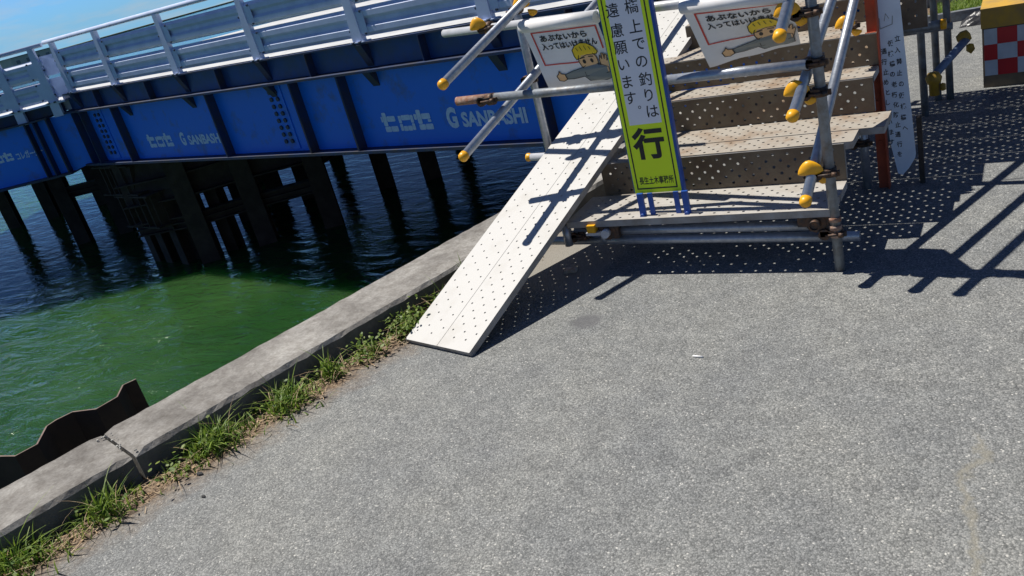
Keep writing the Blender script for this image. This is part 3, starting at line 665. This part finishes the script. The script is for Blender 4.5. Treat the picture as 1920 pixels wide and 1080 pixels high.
# clamps with their yellow hoods
def clamp(c, axis=(0, 0, 1), hood=True, hx=-.095, hd=0.0, hy=-.04, sc=1.0, hm=None, side=1):
    c = Vector(c); a = Vector(axis).normalized()
    mb = MB(); mb.tube(c - a * .022, c + a * .022, R0 + .010, 14)
    mb.tube(c + Vector((hx * .55, hy * .6, 0)) - Vector((0, .022, 0)), c + Vector((hx * .55, hy * .6, 0)) + Vector((0, .022, 0)), .030, 12)
    mb.box(c + Vector((hx * .3, -.035, .004)), (.085, .022, .030)); mb.box(c + Vector((.03, -.03, 0)), (.05, .018, .026))
    mb.tube(c + Vector((.035, -.045, 0)), c + Vector((-.045, -.055, 0)), .007, 8); mb.tube(c + Vector((.02, -.05, 0)), c + Vector((.044, -.05, 0)), .014, 6)
    k = mb.build('clamp', clampm, stairs)
    if hood:
        for (h0, sgn, s_) in ((Vector((hx + .005, hy, .026)), 1, 1.0), (Vector((hx + .062, hy + .03, -.03)), -1, .55)):
            mb = MB(); nU, nV = 18, 10; o = len(mb.v); ctr = c + h0 + Vector((0, 0, hd))
            for i in range(nU):
                t = 2 * math.pi * i / nU
                for j in range(nV + 1):
                    f = math.pi * j / nV; x = math.cos(f); rr = math.sin(f)
                    px_ = x * .052; nose = max(0, x) ** 3
                    yy = rr * math.cos(t) * .026; zz = rr * math.sin(t) * (.054 if math.sin(t) > 0 else .026)
                    px_ += nose * .020; zz += nose * .004 * sgn + (-.020 * max(0, -x) ** 2)
                    yy *= 1 - .35 * max(0, x); 
                    v = Vector((px_, yy, zz * sgn)) * s_ * sc
                    v = Matrix.Rotation(.12, 3, 'Y') @ v
                    mb.v.append(tuple(ctr + v))
            for i in range(nU):
                for j in range(nV):
                    i2 = (i + 1) % nU; mb.face((i * (nV + 1) + j, i * (nV + 1) + j + 1, i2 * (nV + 1) + j + 1, i2 * (nV + 1) + j), True)
            mb.build('clamp_hood', yel if hm is None else hm, k)
    return k
clamp((-.003, 0, .545)); clamp((-.006, 0, .955), hx=-.115); clamp((-.008, 0, 1.335), hx=-.115); clamp((-1.922, .665, 1.535), hx=.05); clamp((-2.06, LT(-2.06), 1.477), axis=(1, 0, 0), hx=-.07, sc=1.0)
clamp((-1.924, .665, 1.09), hood=False, hx=-.06); clamp((-1.93, LM(-1.93), 1.11), axis=(1, 0, 0), hood=False)
clamp((-.04, 1.12, 1.03), hx=-.03, sc=.9, hy=-.08); clamp((-.004, 0.02, .21), hood=False); clamp((-1.47, .045, .235), axis=(1, 0, 0), hood=False); clamp((-.005, -.0, 1.10), hood=False, hx=-.07)
clamp((-.035, 1.18, .30), hood=False)
mb = MB()
for z in (.205, .29, .245): mb.tube((-.001, 0, z - .012), (-.001, 0, z + .012), R0 + .006, 16)
mb.build('post_collar', rust, pr_)
# coupler drums under the lowest tread
def drum(c, endm, hollow=False):
    c = Vector(c); mb = MB(); mb.tube(c + Vector((0, .06, 0)), c - Vector((0, .03, 0)), .052, 18); mb.box(c + Vector((.035, .0, -.004)), (.07, .05, .085)); mb.box(c + Vector((-.06, .01, .0)), (.07, .05, .05)); k = mb.build('coupler', clampm, stairs)
    mb = MB(); mb.tube(c - Vector((0, .031, 0)), c - Vector((0, .07, 0)), .026, 16) if not hollow else mb.pipe(c - Vector((0, .031, 0)), c - Vector((0, .07, 0)), .027, 16, depth=.03); mb.build('pipe_end', endm, k); return k
k = drum((-1.28, .02, .272), whitepipe); mb = MB(); mb.box((-1.365, -.02, .305), (.05, .05, .045)); mb.build('cap', yel, k); mb = MB(); mb.box((-1.36, -.02, .272), (.09, .04, .018)); mb.build('plate', whitepipe, k)
drum((-.095, .02, .272), clampm, True)
mb = MB(); mb.tube((-1.335, .04, .25), (-1.335, .04, .19), .02, 10); mb.build('short_stub', galv, stairs)
mb = MB(); mb.box((-1.60, .02, .012), (.08, .05, .02), Matrix.Rotation(.2, 3, 'Z')); mb.build('footing_board', mat('worn_wood', (.42, .30, .20), .9, 0, (.6, .55, .5), 20, .8), stairs)
# prop pipe at the back right
pp = spipe((.235, 2.42, .325), (.425, 3.0, .440), mat('blue_grey_pipe', (.12, .18, .30), .5, .1, (.2, .26, .36), 20, .8), 'prop_pipe', .028)
dull = mat('dirty_yellow_cap', (.42, .26, .02), .6, 0, (.28, .16, .03), 30, .8)
mb = MB(); mb.lathe((.250, 2.40, .325), (0, 0, -1), [(-.05, 0.0), (-.045, .035), (-.01, .055), (.03, .045), (.035, .034), (.115, .034), (.12, 0)]); mb.build('pipe_cover', dull, pp)
mb = MB(); mb.lathe((.405, 3.0, .455), (.6, 0, .3), [(-.05, 0), (-.04, .035), (.0, .05), (.04, .04), (.05, 0)]); mb.lathe((.445, 3.0, .385), (.1, 0, -1), [(-.02, 0), (-.01, .025), (.03, .03), (.06, 0)]); mb.build('pipe_cover', dull, pp)
mb = MB(); mb.lathe((.305, 2.40, .262), (0, 0, -1), [(-.03, 0.0), (-.02, .02), (.02, .02), (.03, 0)]); mb.build('end_cap', dull, stairs)
mb = MB(); mb.lathe((.305, 2.58, .66), (1, 0, 0), [(-.01, .036), (0, .038), (.025, .036), (.03, 0)]); mb.build('end_cap', yel, stairs)

# ------------------------------------------------------------------ ramp planks
A0 = Vector((-2.24, -.908, .030)); U = Vector((.231, 1, .400)); nn = Vector((1, -.231, 0)).normalized()
def ramp(t0, t1, dz, label):
    Ul = U.length; ud = U.normalized()
    t = thing('ramp_plank', tuple(A0 + U * t0), label, 'ramp', 'perforated steel ramp planks beside the stairs')
    for k, (off, raised, w) in enumerate(((0.0, 0.0, .272), (.275, .0028, .262))):
        o = A0 + U * t0 + nn * (off + w) + Vector((0, 0, dz))
        plank((t1 - t0) * Ul, w, [rampm, edge], px=.05, rows=4 if not raised else 5, hr=.0060, raised=raised, name='plank', parent=t, M=frame(o, ud, -nn))
    return t
ramp(0, 2.12, .0, 'lower white perforated ramp planks resting on the asphalt beside the weeds')
ramp(2.125, 2.92, -.006, 'upper pale ramp planks behind the yellow sign, continuing the lower ones')

# ------------------------------------------------------------------ yellow standing sign
SX0, SX1, SY, SZ0, SZ1 = -1.094, -.798, .070, .472, 1.93
sign = thing('standing_sign', (-.965, SY, .35), 'tall narrow yellow and white standing sign with black Japanese text on blue legs', 'sign')
mb = MB(); mb.box2((SX0 + .006, SY - .006, SZ0), (SX1 - .012, SY + .006, SZ1)); brd = mb.build('board', yelsign, sign)
mb = MB(); mb.box2((SX0 - .004, SY + .0065, SZ0 - .004), (SX0 + .016, SY + .028, SZ1 + .01)); mb.box2((SX1 - .016, SY - .003, SZ0 - .004), (SX1 + .004, SY + .028, SZ1 + .01)); mb.box2((SX0 + .017, SY + .0065, .9), (SX1 - .017, SY + .02, .93)); mb.build('frame', bluef, sign)
for x, y in ((-1.048, -.0), (-.782, .0)):
    mb = MB(); mb.box(((x - .0), SY - .04 + y, .415), (.034, .02, .135)); mb.tube((x, SY - .03, .352), (x, SY - .065, .352), .013, 8); mb.build('leg', bluef, sign)
for x in (-.992, -.838):
    mb = MB(); mb.box((x, SY - .03, .413), (.028, .012, .13)); mb.build('leg', bluef, sign)
MS = frame((.02, SY - .0062, 0), (1, 0, 0), (0, 0, 1))
mb = MB(); poly_mb([(SX0 + .032, .872), (SX1 - .075, .872), (SX1 - .075, 1.9), (SX0 + .032, 1.9)], MS, .0006, mb); mb.build('white_panel', whitesign, brd)
mb = MB()
x0, x1, z0, z1, bw = SX0 + .004, SX1 - .050, SZ0 + .022, 1.905, .0075
for a in (((x0, z0), (x0 + bw, z1)), ((x1 - bw, z0), (x1, z1)), ((x0 + bw, z0), (x1 - bw, z0 + bw)), ((x0 + bw, z1 - bw), (x1 - bw, z1))):
    (a0, b0_), (a1, b1_) = a; poly_mb([(a0, b0_), (a1, b0_), (a1, b1_), (a0, b1_)], MS, .0009, mb)
mb.build('border', blk, brd)
chars = [('橋', -.925, 1.500), ('上', -.925, 1.398), ('で', -.922, 1.304), ('の', -.925, 1.211), ('釣', -.922, 1.117), ('り', -.919, 1.029), ('は', -.914, .939),
         ('遠', -1.035, 1.496), ('慮', -1.030, 1.392), ('願', -1.028, 1.300), ('い', -1.028, 1.208), ('ま', -1.026, 1.114), ('す', -1.026, 1.024)]
items = [(c, x, z, .078, .008, 1) for c, x, z in chars] + [('。', -.984, .968, .018, .004, 1, 0, 1)]
items += [('行', -.972, .762, .185, .034, 1, 0, 1), ('長生土木事務所', -.966, .545, .046, .016, .62, 0, 1)]
text_mb(items, MS, .0012).build('lettering', blk, brd)

# ------------------------------------------------------------------ banners
def banner(name, TL, TR, BR, BL, label, text=True, rollx=None, sag=.01):
    TL, TR, BR, BL = map(Vector, (TL, TR, BR, BL))
    t = thing(name, tuple(TL), label, 'banner', 'white warning banners hung from the top pipe')
    wv = lambda u, v: .012 * math.sin(u * 5.5 + v * 2) * v + .006 * math.sin(u * 13 + 1) * v
    nrm = (TR - TL).cross(BL - TL).normalized()
    if nrm.y > 0: nrm = -nrm
    def P(u, v, e=0): return (TL * (1 - u) + TR * u) * (1 - v) + (BL * (1 - u) + BR * u) * v + nrm * (wv(u, v) + e) + Vector((0, 0, -sag * math.sin(math.pi * u) * v))
    mb = MB(); nu, nv = 24, 14
    for e in (0, -.0012):
        o = len(mb.v)
        for j in range(nv + 1):
            for i in range(nu + 1): mb.v.append(tuple(P(i / nu, j / nv, e)))
        for j in range(nv):
            for i in range(nu): a = o + j * (nu + 1) + i; mb.face((a, a + 1, a + nu + 2, a + nu + 1) if e else (a, a + nu + 1, a + nu + 2, a + 1), True)
    sheet = mb.build('sheet', bannerm, t)
    # wrapped sleeve round the pipe
    mb = MB(); d = (TR - TL).normalized(); mb.tube(TL + Vector((0, .0, .022)), TR + Vector((0, .0, .022)), .036, 14); mb.build('sleeve', bannerm, t)
    class F:  # warps (x in 0..1, y in 0..1 from the top) onto the sheet
        def __init__(s, e): s.e = e
        def __matmul__(s, v): return P(v.x, v.y, s.e + v.z)
    def dens(pts, n=6):
        r = []
        for a, b in zip(pts, pts[1:] + pts[:1]):
            for k in range(n): r.append((a[0] + (b[0] - a[0]) * k / n, a[1] + (b[1] - a[1]) * k / n))
        return r
    def fillp(pts, m, e, nm):
        mb = MB(); c = (sum(p[0] for p in pts) / len(pts), sum(p[1] for p in pts) / len(pts)); M = F(e); n = len(pts)
        from mathutils.geometry import tessellate_polygon
        mb.v += [tuple(M @ Vector((*p, 0))) for p in pts]
        for tri in tessellate_polygon([[Vector((p[0], p[1], 0)) for p in pts]]): mb.face(tri)
        return mb, m, nm
    def line(pts, w, e, mb):
        q = []
        for a, b in zip(pts[:-1], pts[1:]):
            for k in range(5): q.append((a[0] + (b[0] - a[0]) * k / 5, a[1] + (b[1] - a[1]) * k / 5))
        q.append(pts[-1]); stroke(q, w, F(e), 0, mb)
    asp = (TR - TL).length / (BL - TL).length
    Y = lambda x, y: (x, y)
    mb = MB(); line([(.62, .60), (.105, .60), (.105, .06), (.955, .06), (.955, .42)], .020, .003, mb); mb.build('red_line', redink, sheet)
    # lettering
    for s_, x, y, h, w in (('あぶないから', .50, .165, .105, .62), ('入ってはいけません', .535, .30, .115, .74)):
        tm = text_mb([(s_, 0, 0, 1, .03, 1, 0, 1)], Matrix.Identity(4), 0)
        xs = [v[0] for v in tm.v]; wd = max(xs) - min(xs); mb = MB()
        for v in tm.v: mb.v.append(tuple(F(.0035) @ Vector((x + v[0] / wd * w, y - v[1] * h, 0))))
        for f in tm.f: mb.face(f)
        mb.build('lettering', blk, sheet)
    # printed worker
    out_ = MB()
    def shape(pts, m, e, nm):
        b_, m_, n_ = fillp(dens(pts, 1), m, e, nm); b_.build(nm, m, sheet); line(pts + [pts[0]], .009, e + .0024, out_)
    shape([(.30, .79), (.45, .73), (.60, .69), (.66, .66), (.82, .66), (.95, .72), (.96, .90), (.86, .93), (.62, .92), (.57, .84), (.40, .87), (.31, .87)], greyp, .003, 'jacket')
    shape([(.19, .80), (.23, .76), (.245, .72), (.26, .77), (.30, .78), (.305, .87), (.25, .90), (.20, .88)], skin, .0036, 'pointing_hand')
    shape(ell(.70, .60, .125, .17, 16), skin, .0036, 'face')
    shape([(.545, .50), (.55, .40), (.60, .335), (.68, .30), (.76, .315), (.83, .38), (.865, .46), (.84, .50), (.70, .50), (.60, .545), (.56, .56)], helm, .0042, 'helmet')
    shape([(.83, .72), (.79, .68), (.845, .685), (.855, .58), (.872, .52), (.89, .59), (.905, .49), (.93, .50), (.928, .59), (.95, .51), (.972, .53), (.958, .62), (.985, .58), (.995, .62), (.975, .70), (.955, .80), (.89, .82)], skin, .0048, 'raised_hand')
    for x in (.645, .745):
        b_, m_, n_ = fillp(ell(x, .60, .020, .036, 10), blk, .0080, 'eye'); b_.build('eye', blk, sheet)
    line([(.61, .545), (.665, .535)], .014, .0082, out_); line([(.72, .53), (.78, .535)], .014, .0082, out_); line([(.68, .695), (.73, .69)], .008, .0082, out_)
    for x in (.61, .66, .715, .77): line([(x, .345 + abs(x - .69) * .3), (x + .012, .42)], .007, .0086, out_)
    line([(.66, .78), (.67, .91)], .006, .0082, out_); line([(.60, .76), (.60, .84), (.64, .84)], .006, .0082, out_); line([(.74, .76), (.74, .83), (.80, .83), (.80, .76)], .006, .0082, out_)
    out_.build('outline', blk, sheet)
    return t
banner('warning_banner', (-1.770, .415, 1.432), (-1.20, .258, 1.430), (-1.17, .325, 1.066), (-1.690, .455, 1.062), 'white warning banner with helmeted worker, left of the yellow sign')
banner('warning_banner', (-.655, .112, 1.420), (-.09, -.040, 1.407), (-.13, .28, 1.147), (-.606, .27, 1.094), 'white warning banner with helmeted worker, between the yellow sign and the right post')

# ------------------------------------------------------------------ red post with hand written board
rs = thing('notice_post', (.075, 1.167, 0), 'rust red angle post standing behind the stairs', 'post')
mb = MB(); mb.box2((.035, 1.167, 0), (.092, 1.175, 1.9)); mb.box2((.092, 1.135, 0), (.100, 1.195, 1.9)); mb.build('angle', redpost, rs)
mb = MB()
for z in (.86, .91, .55, .3): mb.tube((.06, 1.166, z), (.06, 1.155, z), .008, 8)
mb.box2((.028, 1.150, .95), (.085, 1.166, .965)); mb.build('bolt_row', redpost, rs)
nb = thing('notice_board', (.18, 1.13, .1), 'long pale board with handwritten Japanese text leaning beside the red post', 'notice')
MBd = frame((.095, 1.118, .10), (1, .12, .02), (.00, .09, 1))
mb = MB(); ol = [(.062, .06), (.10, .0), (.145, .06), (.168, .15), (.125, 1.25), (.02, 1.25), (.0, .9), (.012, .5), (.030, .25)]
ol = [(.060, .0), (.085, -.012), (.125, .03), (.160, .085), (.166, .11), (.156, .7), (.146, 1.3), (.010, 1.3), (.020, .7), (.032, .2)]
mb.prism(ol, MBd, .006); nbb = mb.build('board', boardm, nb)
its = []
for s_, x, z1, st in (('立入禁止の仮桟橋へ', .118, .80, .066), ('仮桟橋の老朽化防止通行を', .080, .78, .060), ('通行止めとしています', .042, .74, .060)):
    for i, ch in enumerate(s_): its.append((ch, x + (.002 * (-1) ** i), z1 - i * st, .036, .018, .85, .06 * (-1) ** i))
text_mb(its, MBd, .0015).build('lettering', blk, nbb)
mb = MB(); stroke([(.035, .93), (.035, .87), (.10, .885), (.105, .93)], .004, MBd, .0015, mb); stroke([(.06, .91), (.07, .95), (.085, .92)], .003, MBd, .0015, mb); mb.build('sketch', greyp, nbb)
mb = MB(); mb.box2((.262, 1.20, 0), (.290, 1.235, .42)); tag(mb.build('dark_stake', mat('dark_wood', (.045, .035, .03), .9, 0, (.09, .07, .05), 20, .8)), 'short dark wooden stake standing right of the handwritten board', 'stake')

# ------------------------------------------------------------------ barrier at the right
bar = thing('barrier_block', (1.0, 3.35, 0), 'yellow topped barrier block with red and white chequered reflector', 'barrier')
mb = MB(); X0, X1, Y0, Y1 = .515, 1.75, 3.20, 3.62
pf = [(Y0 - .0, 0), (Y0, .30), (Y0, .595), (Y1, .595), (Y1, 0)]
vs = [(x, y, z) for x in (X0, X1) for y, z in pf]; n = 5
mb.add(vs, [tuple(range(n))[::-1], tuple(range(n, 2 * n))] + [(i, (i + 1) % n, n + (i + 1) % n, n + i) for i in range(n)]); mb.build('block', barrg, bar)
mb = MB(); mb.box2((X0 - .006, Y0 - .010, .455), (X1 + .006, Y1 + .01, .602)); mb.build('yellow_cap', barry, bar)
for mt, par, nm in ((redchk, 0, 'red_check'), (whchk, 1, 'white_check')):
    mb = MB(); xs = [.520, .53 + .0, .615, .745, .875, 1.005, 1.135, 1.265, 1.395, 1.525, 1.655]
    xs = [.528, .615, .745, .875, 1.005, 1.135, 1.265, 1.395, 1.525, 1.655]
    for r in range(3):
        z1 = .447 - r * .118
        for c in range(len(xs) - 1):
            if (r + c) % 2 == (0 if par else 1): mb.box2((xs[c], Y0 - .006, z1 - .117), (xs[c + 1] - .001, Y0 - .001, z1))
    mb.build(nm, mt, bar)
text_mb([('B-WHS', .86, .53, .022, .03, 1.2, 0, 1)], frame((0, Y0 - .0105, 0), (1, 0, 0), (0, 0, 1)), .001).build('lettering', blk, bar) if False else None
mb = MB(); mb.box2((.80, Y0 - .013, .522), (.815, Y0 - .0105, .538)); mb.box2((.838, Y0 - .013, .524), (.885, Y0 - .0105, .536)); mb.build('painted_mark', blk, bar)
# things beyond the barrier
far = thing('concrete_wall', (2, 6.8, 0), 'low grey concrete wall with a bright top beyond the barrier', 'wall')
mb = MB(); mb.box((3.0, 7.2, .2), (7.5, .25, .42), Matrix.Rotation(.06, 3, 'Z')); mb.build('wall', conc2, far)
mb = MB(); mb.box((3.0, 7.18, .44), (7.55, .32, .05), Matrix.Rotation(.06, 3, 'Z')); mb.build('coping', mat('pale_coping', (.6, .59, .54), .8), far)
mb = MB(); mb.box((1.6, 6.05, .05), (4.2, .07, .10), Matrix.Rotation(.12, 3, 'Z')); tag(mb.build('steel_rail', galvd), 'dark steel rail lying on the ground beyond the stairs', 'rail')
mb = MB(); rnd = random.Random(9); g = []
NN = 16
for i in range(NN):
    for j in range(NN):
        x = .20 + .95 * i / (NN - 1); y = 5.50 + .38 * j / (NN - 1) + .10 * i / NN; e = math.sin(math.pi * i / (NN - 1)) * math.sin(math.pi * j / (NN - 1))
        mb.v.append((x, y, .003 + e ** .5 * .13 * rnd.uniform(.6, 1.15)))
for i in range(NN - 1):
    for j in range(NN - 1): a = i * NN + j; mb.face((a, a + NN, a + NN + 1, a + 1))
tag(mb.build('crumpled_tarp', tarp), 'crumpled black plastic tarp on the ground left of the barrier', 'tarp')
cone = thing('traffic_cone', (.56, 6.70, 0), 'small red and white traffic cone standing behind the barrier', 'cone')
mb = MB(); mb.box((.56, 6.7, .012), (.2, .2, .024)); mb.build('base', conered, cone)
for z0, z1, r0, r1, mm, nm in ((.02, .16, .075, .055, conered, 'cone_body'), (.16, .26, .055, .042, whchk, 'reflective_band'), (.26, .45, .042, .015, conered, 'cone_tip')):
    mb = MB(); mb.tube((.56, 6.7, z0 + .004), (.56, 6.7, z1), r0, 20, r2=r1); mb.build(nm, mm, cone)
bk = thing('dark_drum', (.74, 6.68, 0), 'small dark blue drum standing beside the traffic cone', 'drum')
mb = MB(); mb.tube((.74, 6.68, 0), (.74, 6.68, .34), .07, 20); mb.build('body', jean, bk); mb = MB(); mb.tube((.74, 6.68, .341), (.74, 6.68, .365), .074, 20); mb.build('lid', blk, bk)

# ------------------------------------------------------------------ small things on the asphalt
mb = MB(); mb.tube((-.505, -.925, .005), (-.455, -.930, .005), .0045, 10); tag(mb.build('cigarette_end', paper), 'white cigarette end lying on the open asphalt', 'cigarette end')
for (x, y, r, lab) in ((-2.599, -2.205, .013, 'dark pebble at the edge of the dirt strip, nearer the kerb'), (-2.419, -2.341, .009, 'dark pebble on bare asphalt, farther from the kerb')):
    mb = MB(); rnd = random.Random(int(x * 100)); nU, nV = 10, 6
    for i in range(nU):
        for j in range(nV + 1):
            f = math.pi * j / nV; t = 2 * math.pi * i / nU; k = r * rnd.uniform(.8, 1.15); mb.v.append((x + k * 1.5 * math.sin(f) * math.cos(t), y + k * math.sin(f) * math.sin(t), r * .45 + k * .6 * math.cos(f)))
    for i in range(nU):
        for j in range(nV): i2 = (i + 1) % nU; mb.face((i * (nV + 1) + j, i * (nV + 1) + j + 1, i2 * (nV + 1) + j + 1, i2 * (nV + 1) + j))
    tag(mb.build('pebble', stone), lab, 'pebble')

# ------------------------------------------------------------------ weeds along the kerb
def blade(mb, p, h, lean, az, w, segs=5, droop=1.0):
    d = Vector((math.cos(az), math.sin(az), 0)); s = Vector((-d.y, d.x, 0)); o = len(mb.v)
    for i in range(segs + 1):
        t = i / segs; c = Vector(p) + d * (lean * t ** 1.6 * h) + Vector((0, 0, h * (t - droop * .45 * lean * t * t))); ww = w * (1 - t ** 2) + .0004
        mb.v.append(tuple(c - s * ww / 2)); mb.v.append(tuple(c + s * ww / 2))
    for i in range(segs): a = o + 2 * i; mb.face((a, a + 1, a + 3, a + 2), True)
def leafcl(mb, p, r, n, rnd):
    for i in range(n):
        th = rnd.uniform(0, 6.28); c = Vector(p) + Vector((rnd.gauss(0, r), rnd.gauss(0, r), abs(rnd.gauss(.045, .035))))
        if (c - KA).dot(KN) > -.012: continue
        a = rnd.uniform(.008, .017); b = a * .6; nrm = Vector((rnd.gauss(0, .5), rnd.gauss(0, .5), 1)).normalized(); x = nrm.orthogonal().normalized(); x = Matrix.Rotation(th, 3, nrm) @ x; y = nrm.cross(x)
        pts = [c - x * a, c - x * a * .3 + y * b, c + x * a * .5 + y * b * .8, c + x * a, c + x * a * .5 - y * b * .8, c - x * a * .3 - y * b]
        mb.add(pts, [tuple(range(6))])
tufts = [  # u along kerb, distance from kerb, spread, blades, height, leaves, label
    (-2.06, .09, .11, 330, .15, 10, 'thick grass clump in the bottom left corner of the picture against the kerb'),
    (-1.64, .11, .075, 170, .16, 14, 'grass clump with long thin blades, second from the bottom left corner'),
    (-1.30, .15, .06, 60, .07, 10, 'low sparse weeds near the broken joint of the kerb'),
    (-1.05, .10, .075, 340, .17, 12, 'dense bright grass clump just beyond the broken kerb joint'),
    (-.64, .13, .085, 260, .15, 15, 'grass clump with spread out blades halfway along the kerb'),
    (-.32, .10, .045, 100, .15, 14, 'narrow upright grass tuft on the ramp side of the halfway clump'),
    (-.06, .13, .07, 120, .12, 60, 'mixed grass and leaf weed left of the leafy bush'),
    (.25, .13, .085, 70, .13, 330, 'round leafy weed bush growing at the kerb left of the ramp end'),
    (.55, .09, .07, 110, .14, 40, 'tall thin grass at the kerb close to the left edge of the ramp'),
    (.86, .06, .07, 120, .18, 5, 'tall grass half hidden by the left edge of the ramp')]
for u_, v_, sp, nb_, h, nl, lab in tufts:
    rnd = random.Random(int(u_ * 100) + 900); c = Vector(P2(KA, u_, -v_, 0)); t = thing('weed_tuft', tuple(c), lab, 'weeds', 'weed tufts along the kerb')
    mb = MB()
    for i in range(int(nb_ * (1.05 if nb_ > 150 else .7))):
        p = c + KD * rnd.gauss(0, sp * 1.15) - KN * rnd.gauss(0, sp * .95)
        if (p - KA).dot(KN) > -.008: p -= KN * ((p - KA).dot(KN) + .012)
        p.z = 0; long = rnd.random() < .09
        blade(mb, p, 1.35 * h * rnd.uniform(.3, 1.0) * (1.5 if long else 1) * (.45 + .75 * math.exp(-((p - c).length / sp) ** 2)), rnd.uniform(.15, 1.25), rnd.uniform(0, 6.28), rnd.uniform(.003, .0115))
    mb.build('grass_blades', gr1, t)
    mb = MB()
    for i in range(14):
        p = c + KD * rnd.gauss(0, sp * 1.2) - KN * abs(rnd.gauss(0, sp)); 
        if (p - KA).dot(KN) > -.02: p -= KN * .03
        p.z = .004; blade(mb, p, h * rnd.uniform(.5, 1.5), rnd.uniform(.5, 1.9), rnd.uniform(0, 6.28), .003)
    mb.build('dead_stalks', dry, t)
    if nl:
        mb = MB(); leafcl(mb, c, sp * .85, int(nl * 2.2) + 24, rnd); mb.build('leaves', gr2, t)
mb = MB(); rnd = random.Random(21)
for i in range(1100):
    u_ = rnd.uniform(-2.6, 1.4); v_ = abs(rnd.gauss(.10, .07)) + .01; c = Vector(P2(KA, u_, -v_, .006)); 
    if rnd.random() < .6:
        a = rnd.uniform(0, 6.28); d = Vector((math.cos(a), math.sin(a), rnd.uniform(-.05, .25))); l = rnd.uniform(.01, .045); s = Vector((-d.y, d.x, 0)) * rnd.uniform(.0008, .0025)
        mb.add([c - d * l * .5 - s + Vector((0, 0, .004)), c - d * l * .5 + s + Vector((0, 0, .004)), c + d * l + s, c + d * l - s], [(0, 1, 2, 3)])
    else:
        r = rnd.uniform(.002, .007); mb.box(c, (r * 2, r * 1.5, r), Matrix.Rotation(rnd.uniform(0, 3), 3, 'Z'))
tag(mb.build('dry_litter', dry), 'dry brown stalks and litter scattered along the foot of the kerb', 'litter', kind='stuff')
mb = MB(); rnd = random.Random(31)
for i in range(2600):
    x = rnd.uniform(-.1, .75); y = 6.15 + rnd.uniform(0, .55); blade(mb, (x, y, 0), rnd.uniform(.04, .14), rnd.uniform(.2, 1), rnd.uniform(0, 6.28), .006, 3)
tag(mb.build('roadside_grass', gr1), 'bright green grass at the foot of the concrete wall', 'grass', kind='stuff')
mb = MB(); rnd = random.Random(33); pts = [(1834, 830), (1822, 870)]
pl_ = [(.22, -1.55, .012), (.235, -1.66, .020), (.222, -1.78, .018), (.215, -1.90, .022), (.235, -2.0, .020), (.265, -2.08, .034), (.27, -2.2, .03)]
# ------------------------------------------------------------------ far bank
mb = MB(); mb.box2((-500, -300, -6), (-480, 500, -2.2)); mb.box2((-479.9, 480, -6), (60, 500, -2.2))
tag(mb.build('far_bank', bankm), kind='structure')
mb = MB(); rnd = random.Random(2); NX, NY = 50, 14
for i in range(NX):
    for j in range(NY):
        x = -215 - j * 3; y = 55 + i * 1.25
        e = math.sin(math.pi * j / (NY - 1)); f = max(0, 1 - ((y - 84) / 31) ** 2)
        mb.v.append((x, y, -3.1 + e * f * 7.2 * (1 + .12 * math.sin(i * .9) + rnd.uniform(-.05, .05))))
for i in range(NX - 1):
    for j in range(NY - 1): a = i * NY + j; mb.face((a, a + 1, a + NY + 1, a + NY), True)
tag(mb.build('hill', hillm), kind='structure')

fb = thing('far_building', (-262, 155, -1.2), 'tiny pale building on the far bank seen through the left railing', 'building')
mb = MB(); mb.box((-262, 155, -1.4), (10, 14, 4.4)); mb.build('wall', bldg, fb)
mb = MB(); mb.box((-262, 155, .93), (10.6, 14.6, .25)); mb.build('roof', bwin, fb)
for i in range(4):
    mb = MB(); mb.box((-256.97, 150 + i * 3.3, -.6), (.06, 1.2, 1.0)); mb.build('window', bwin, fb)
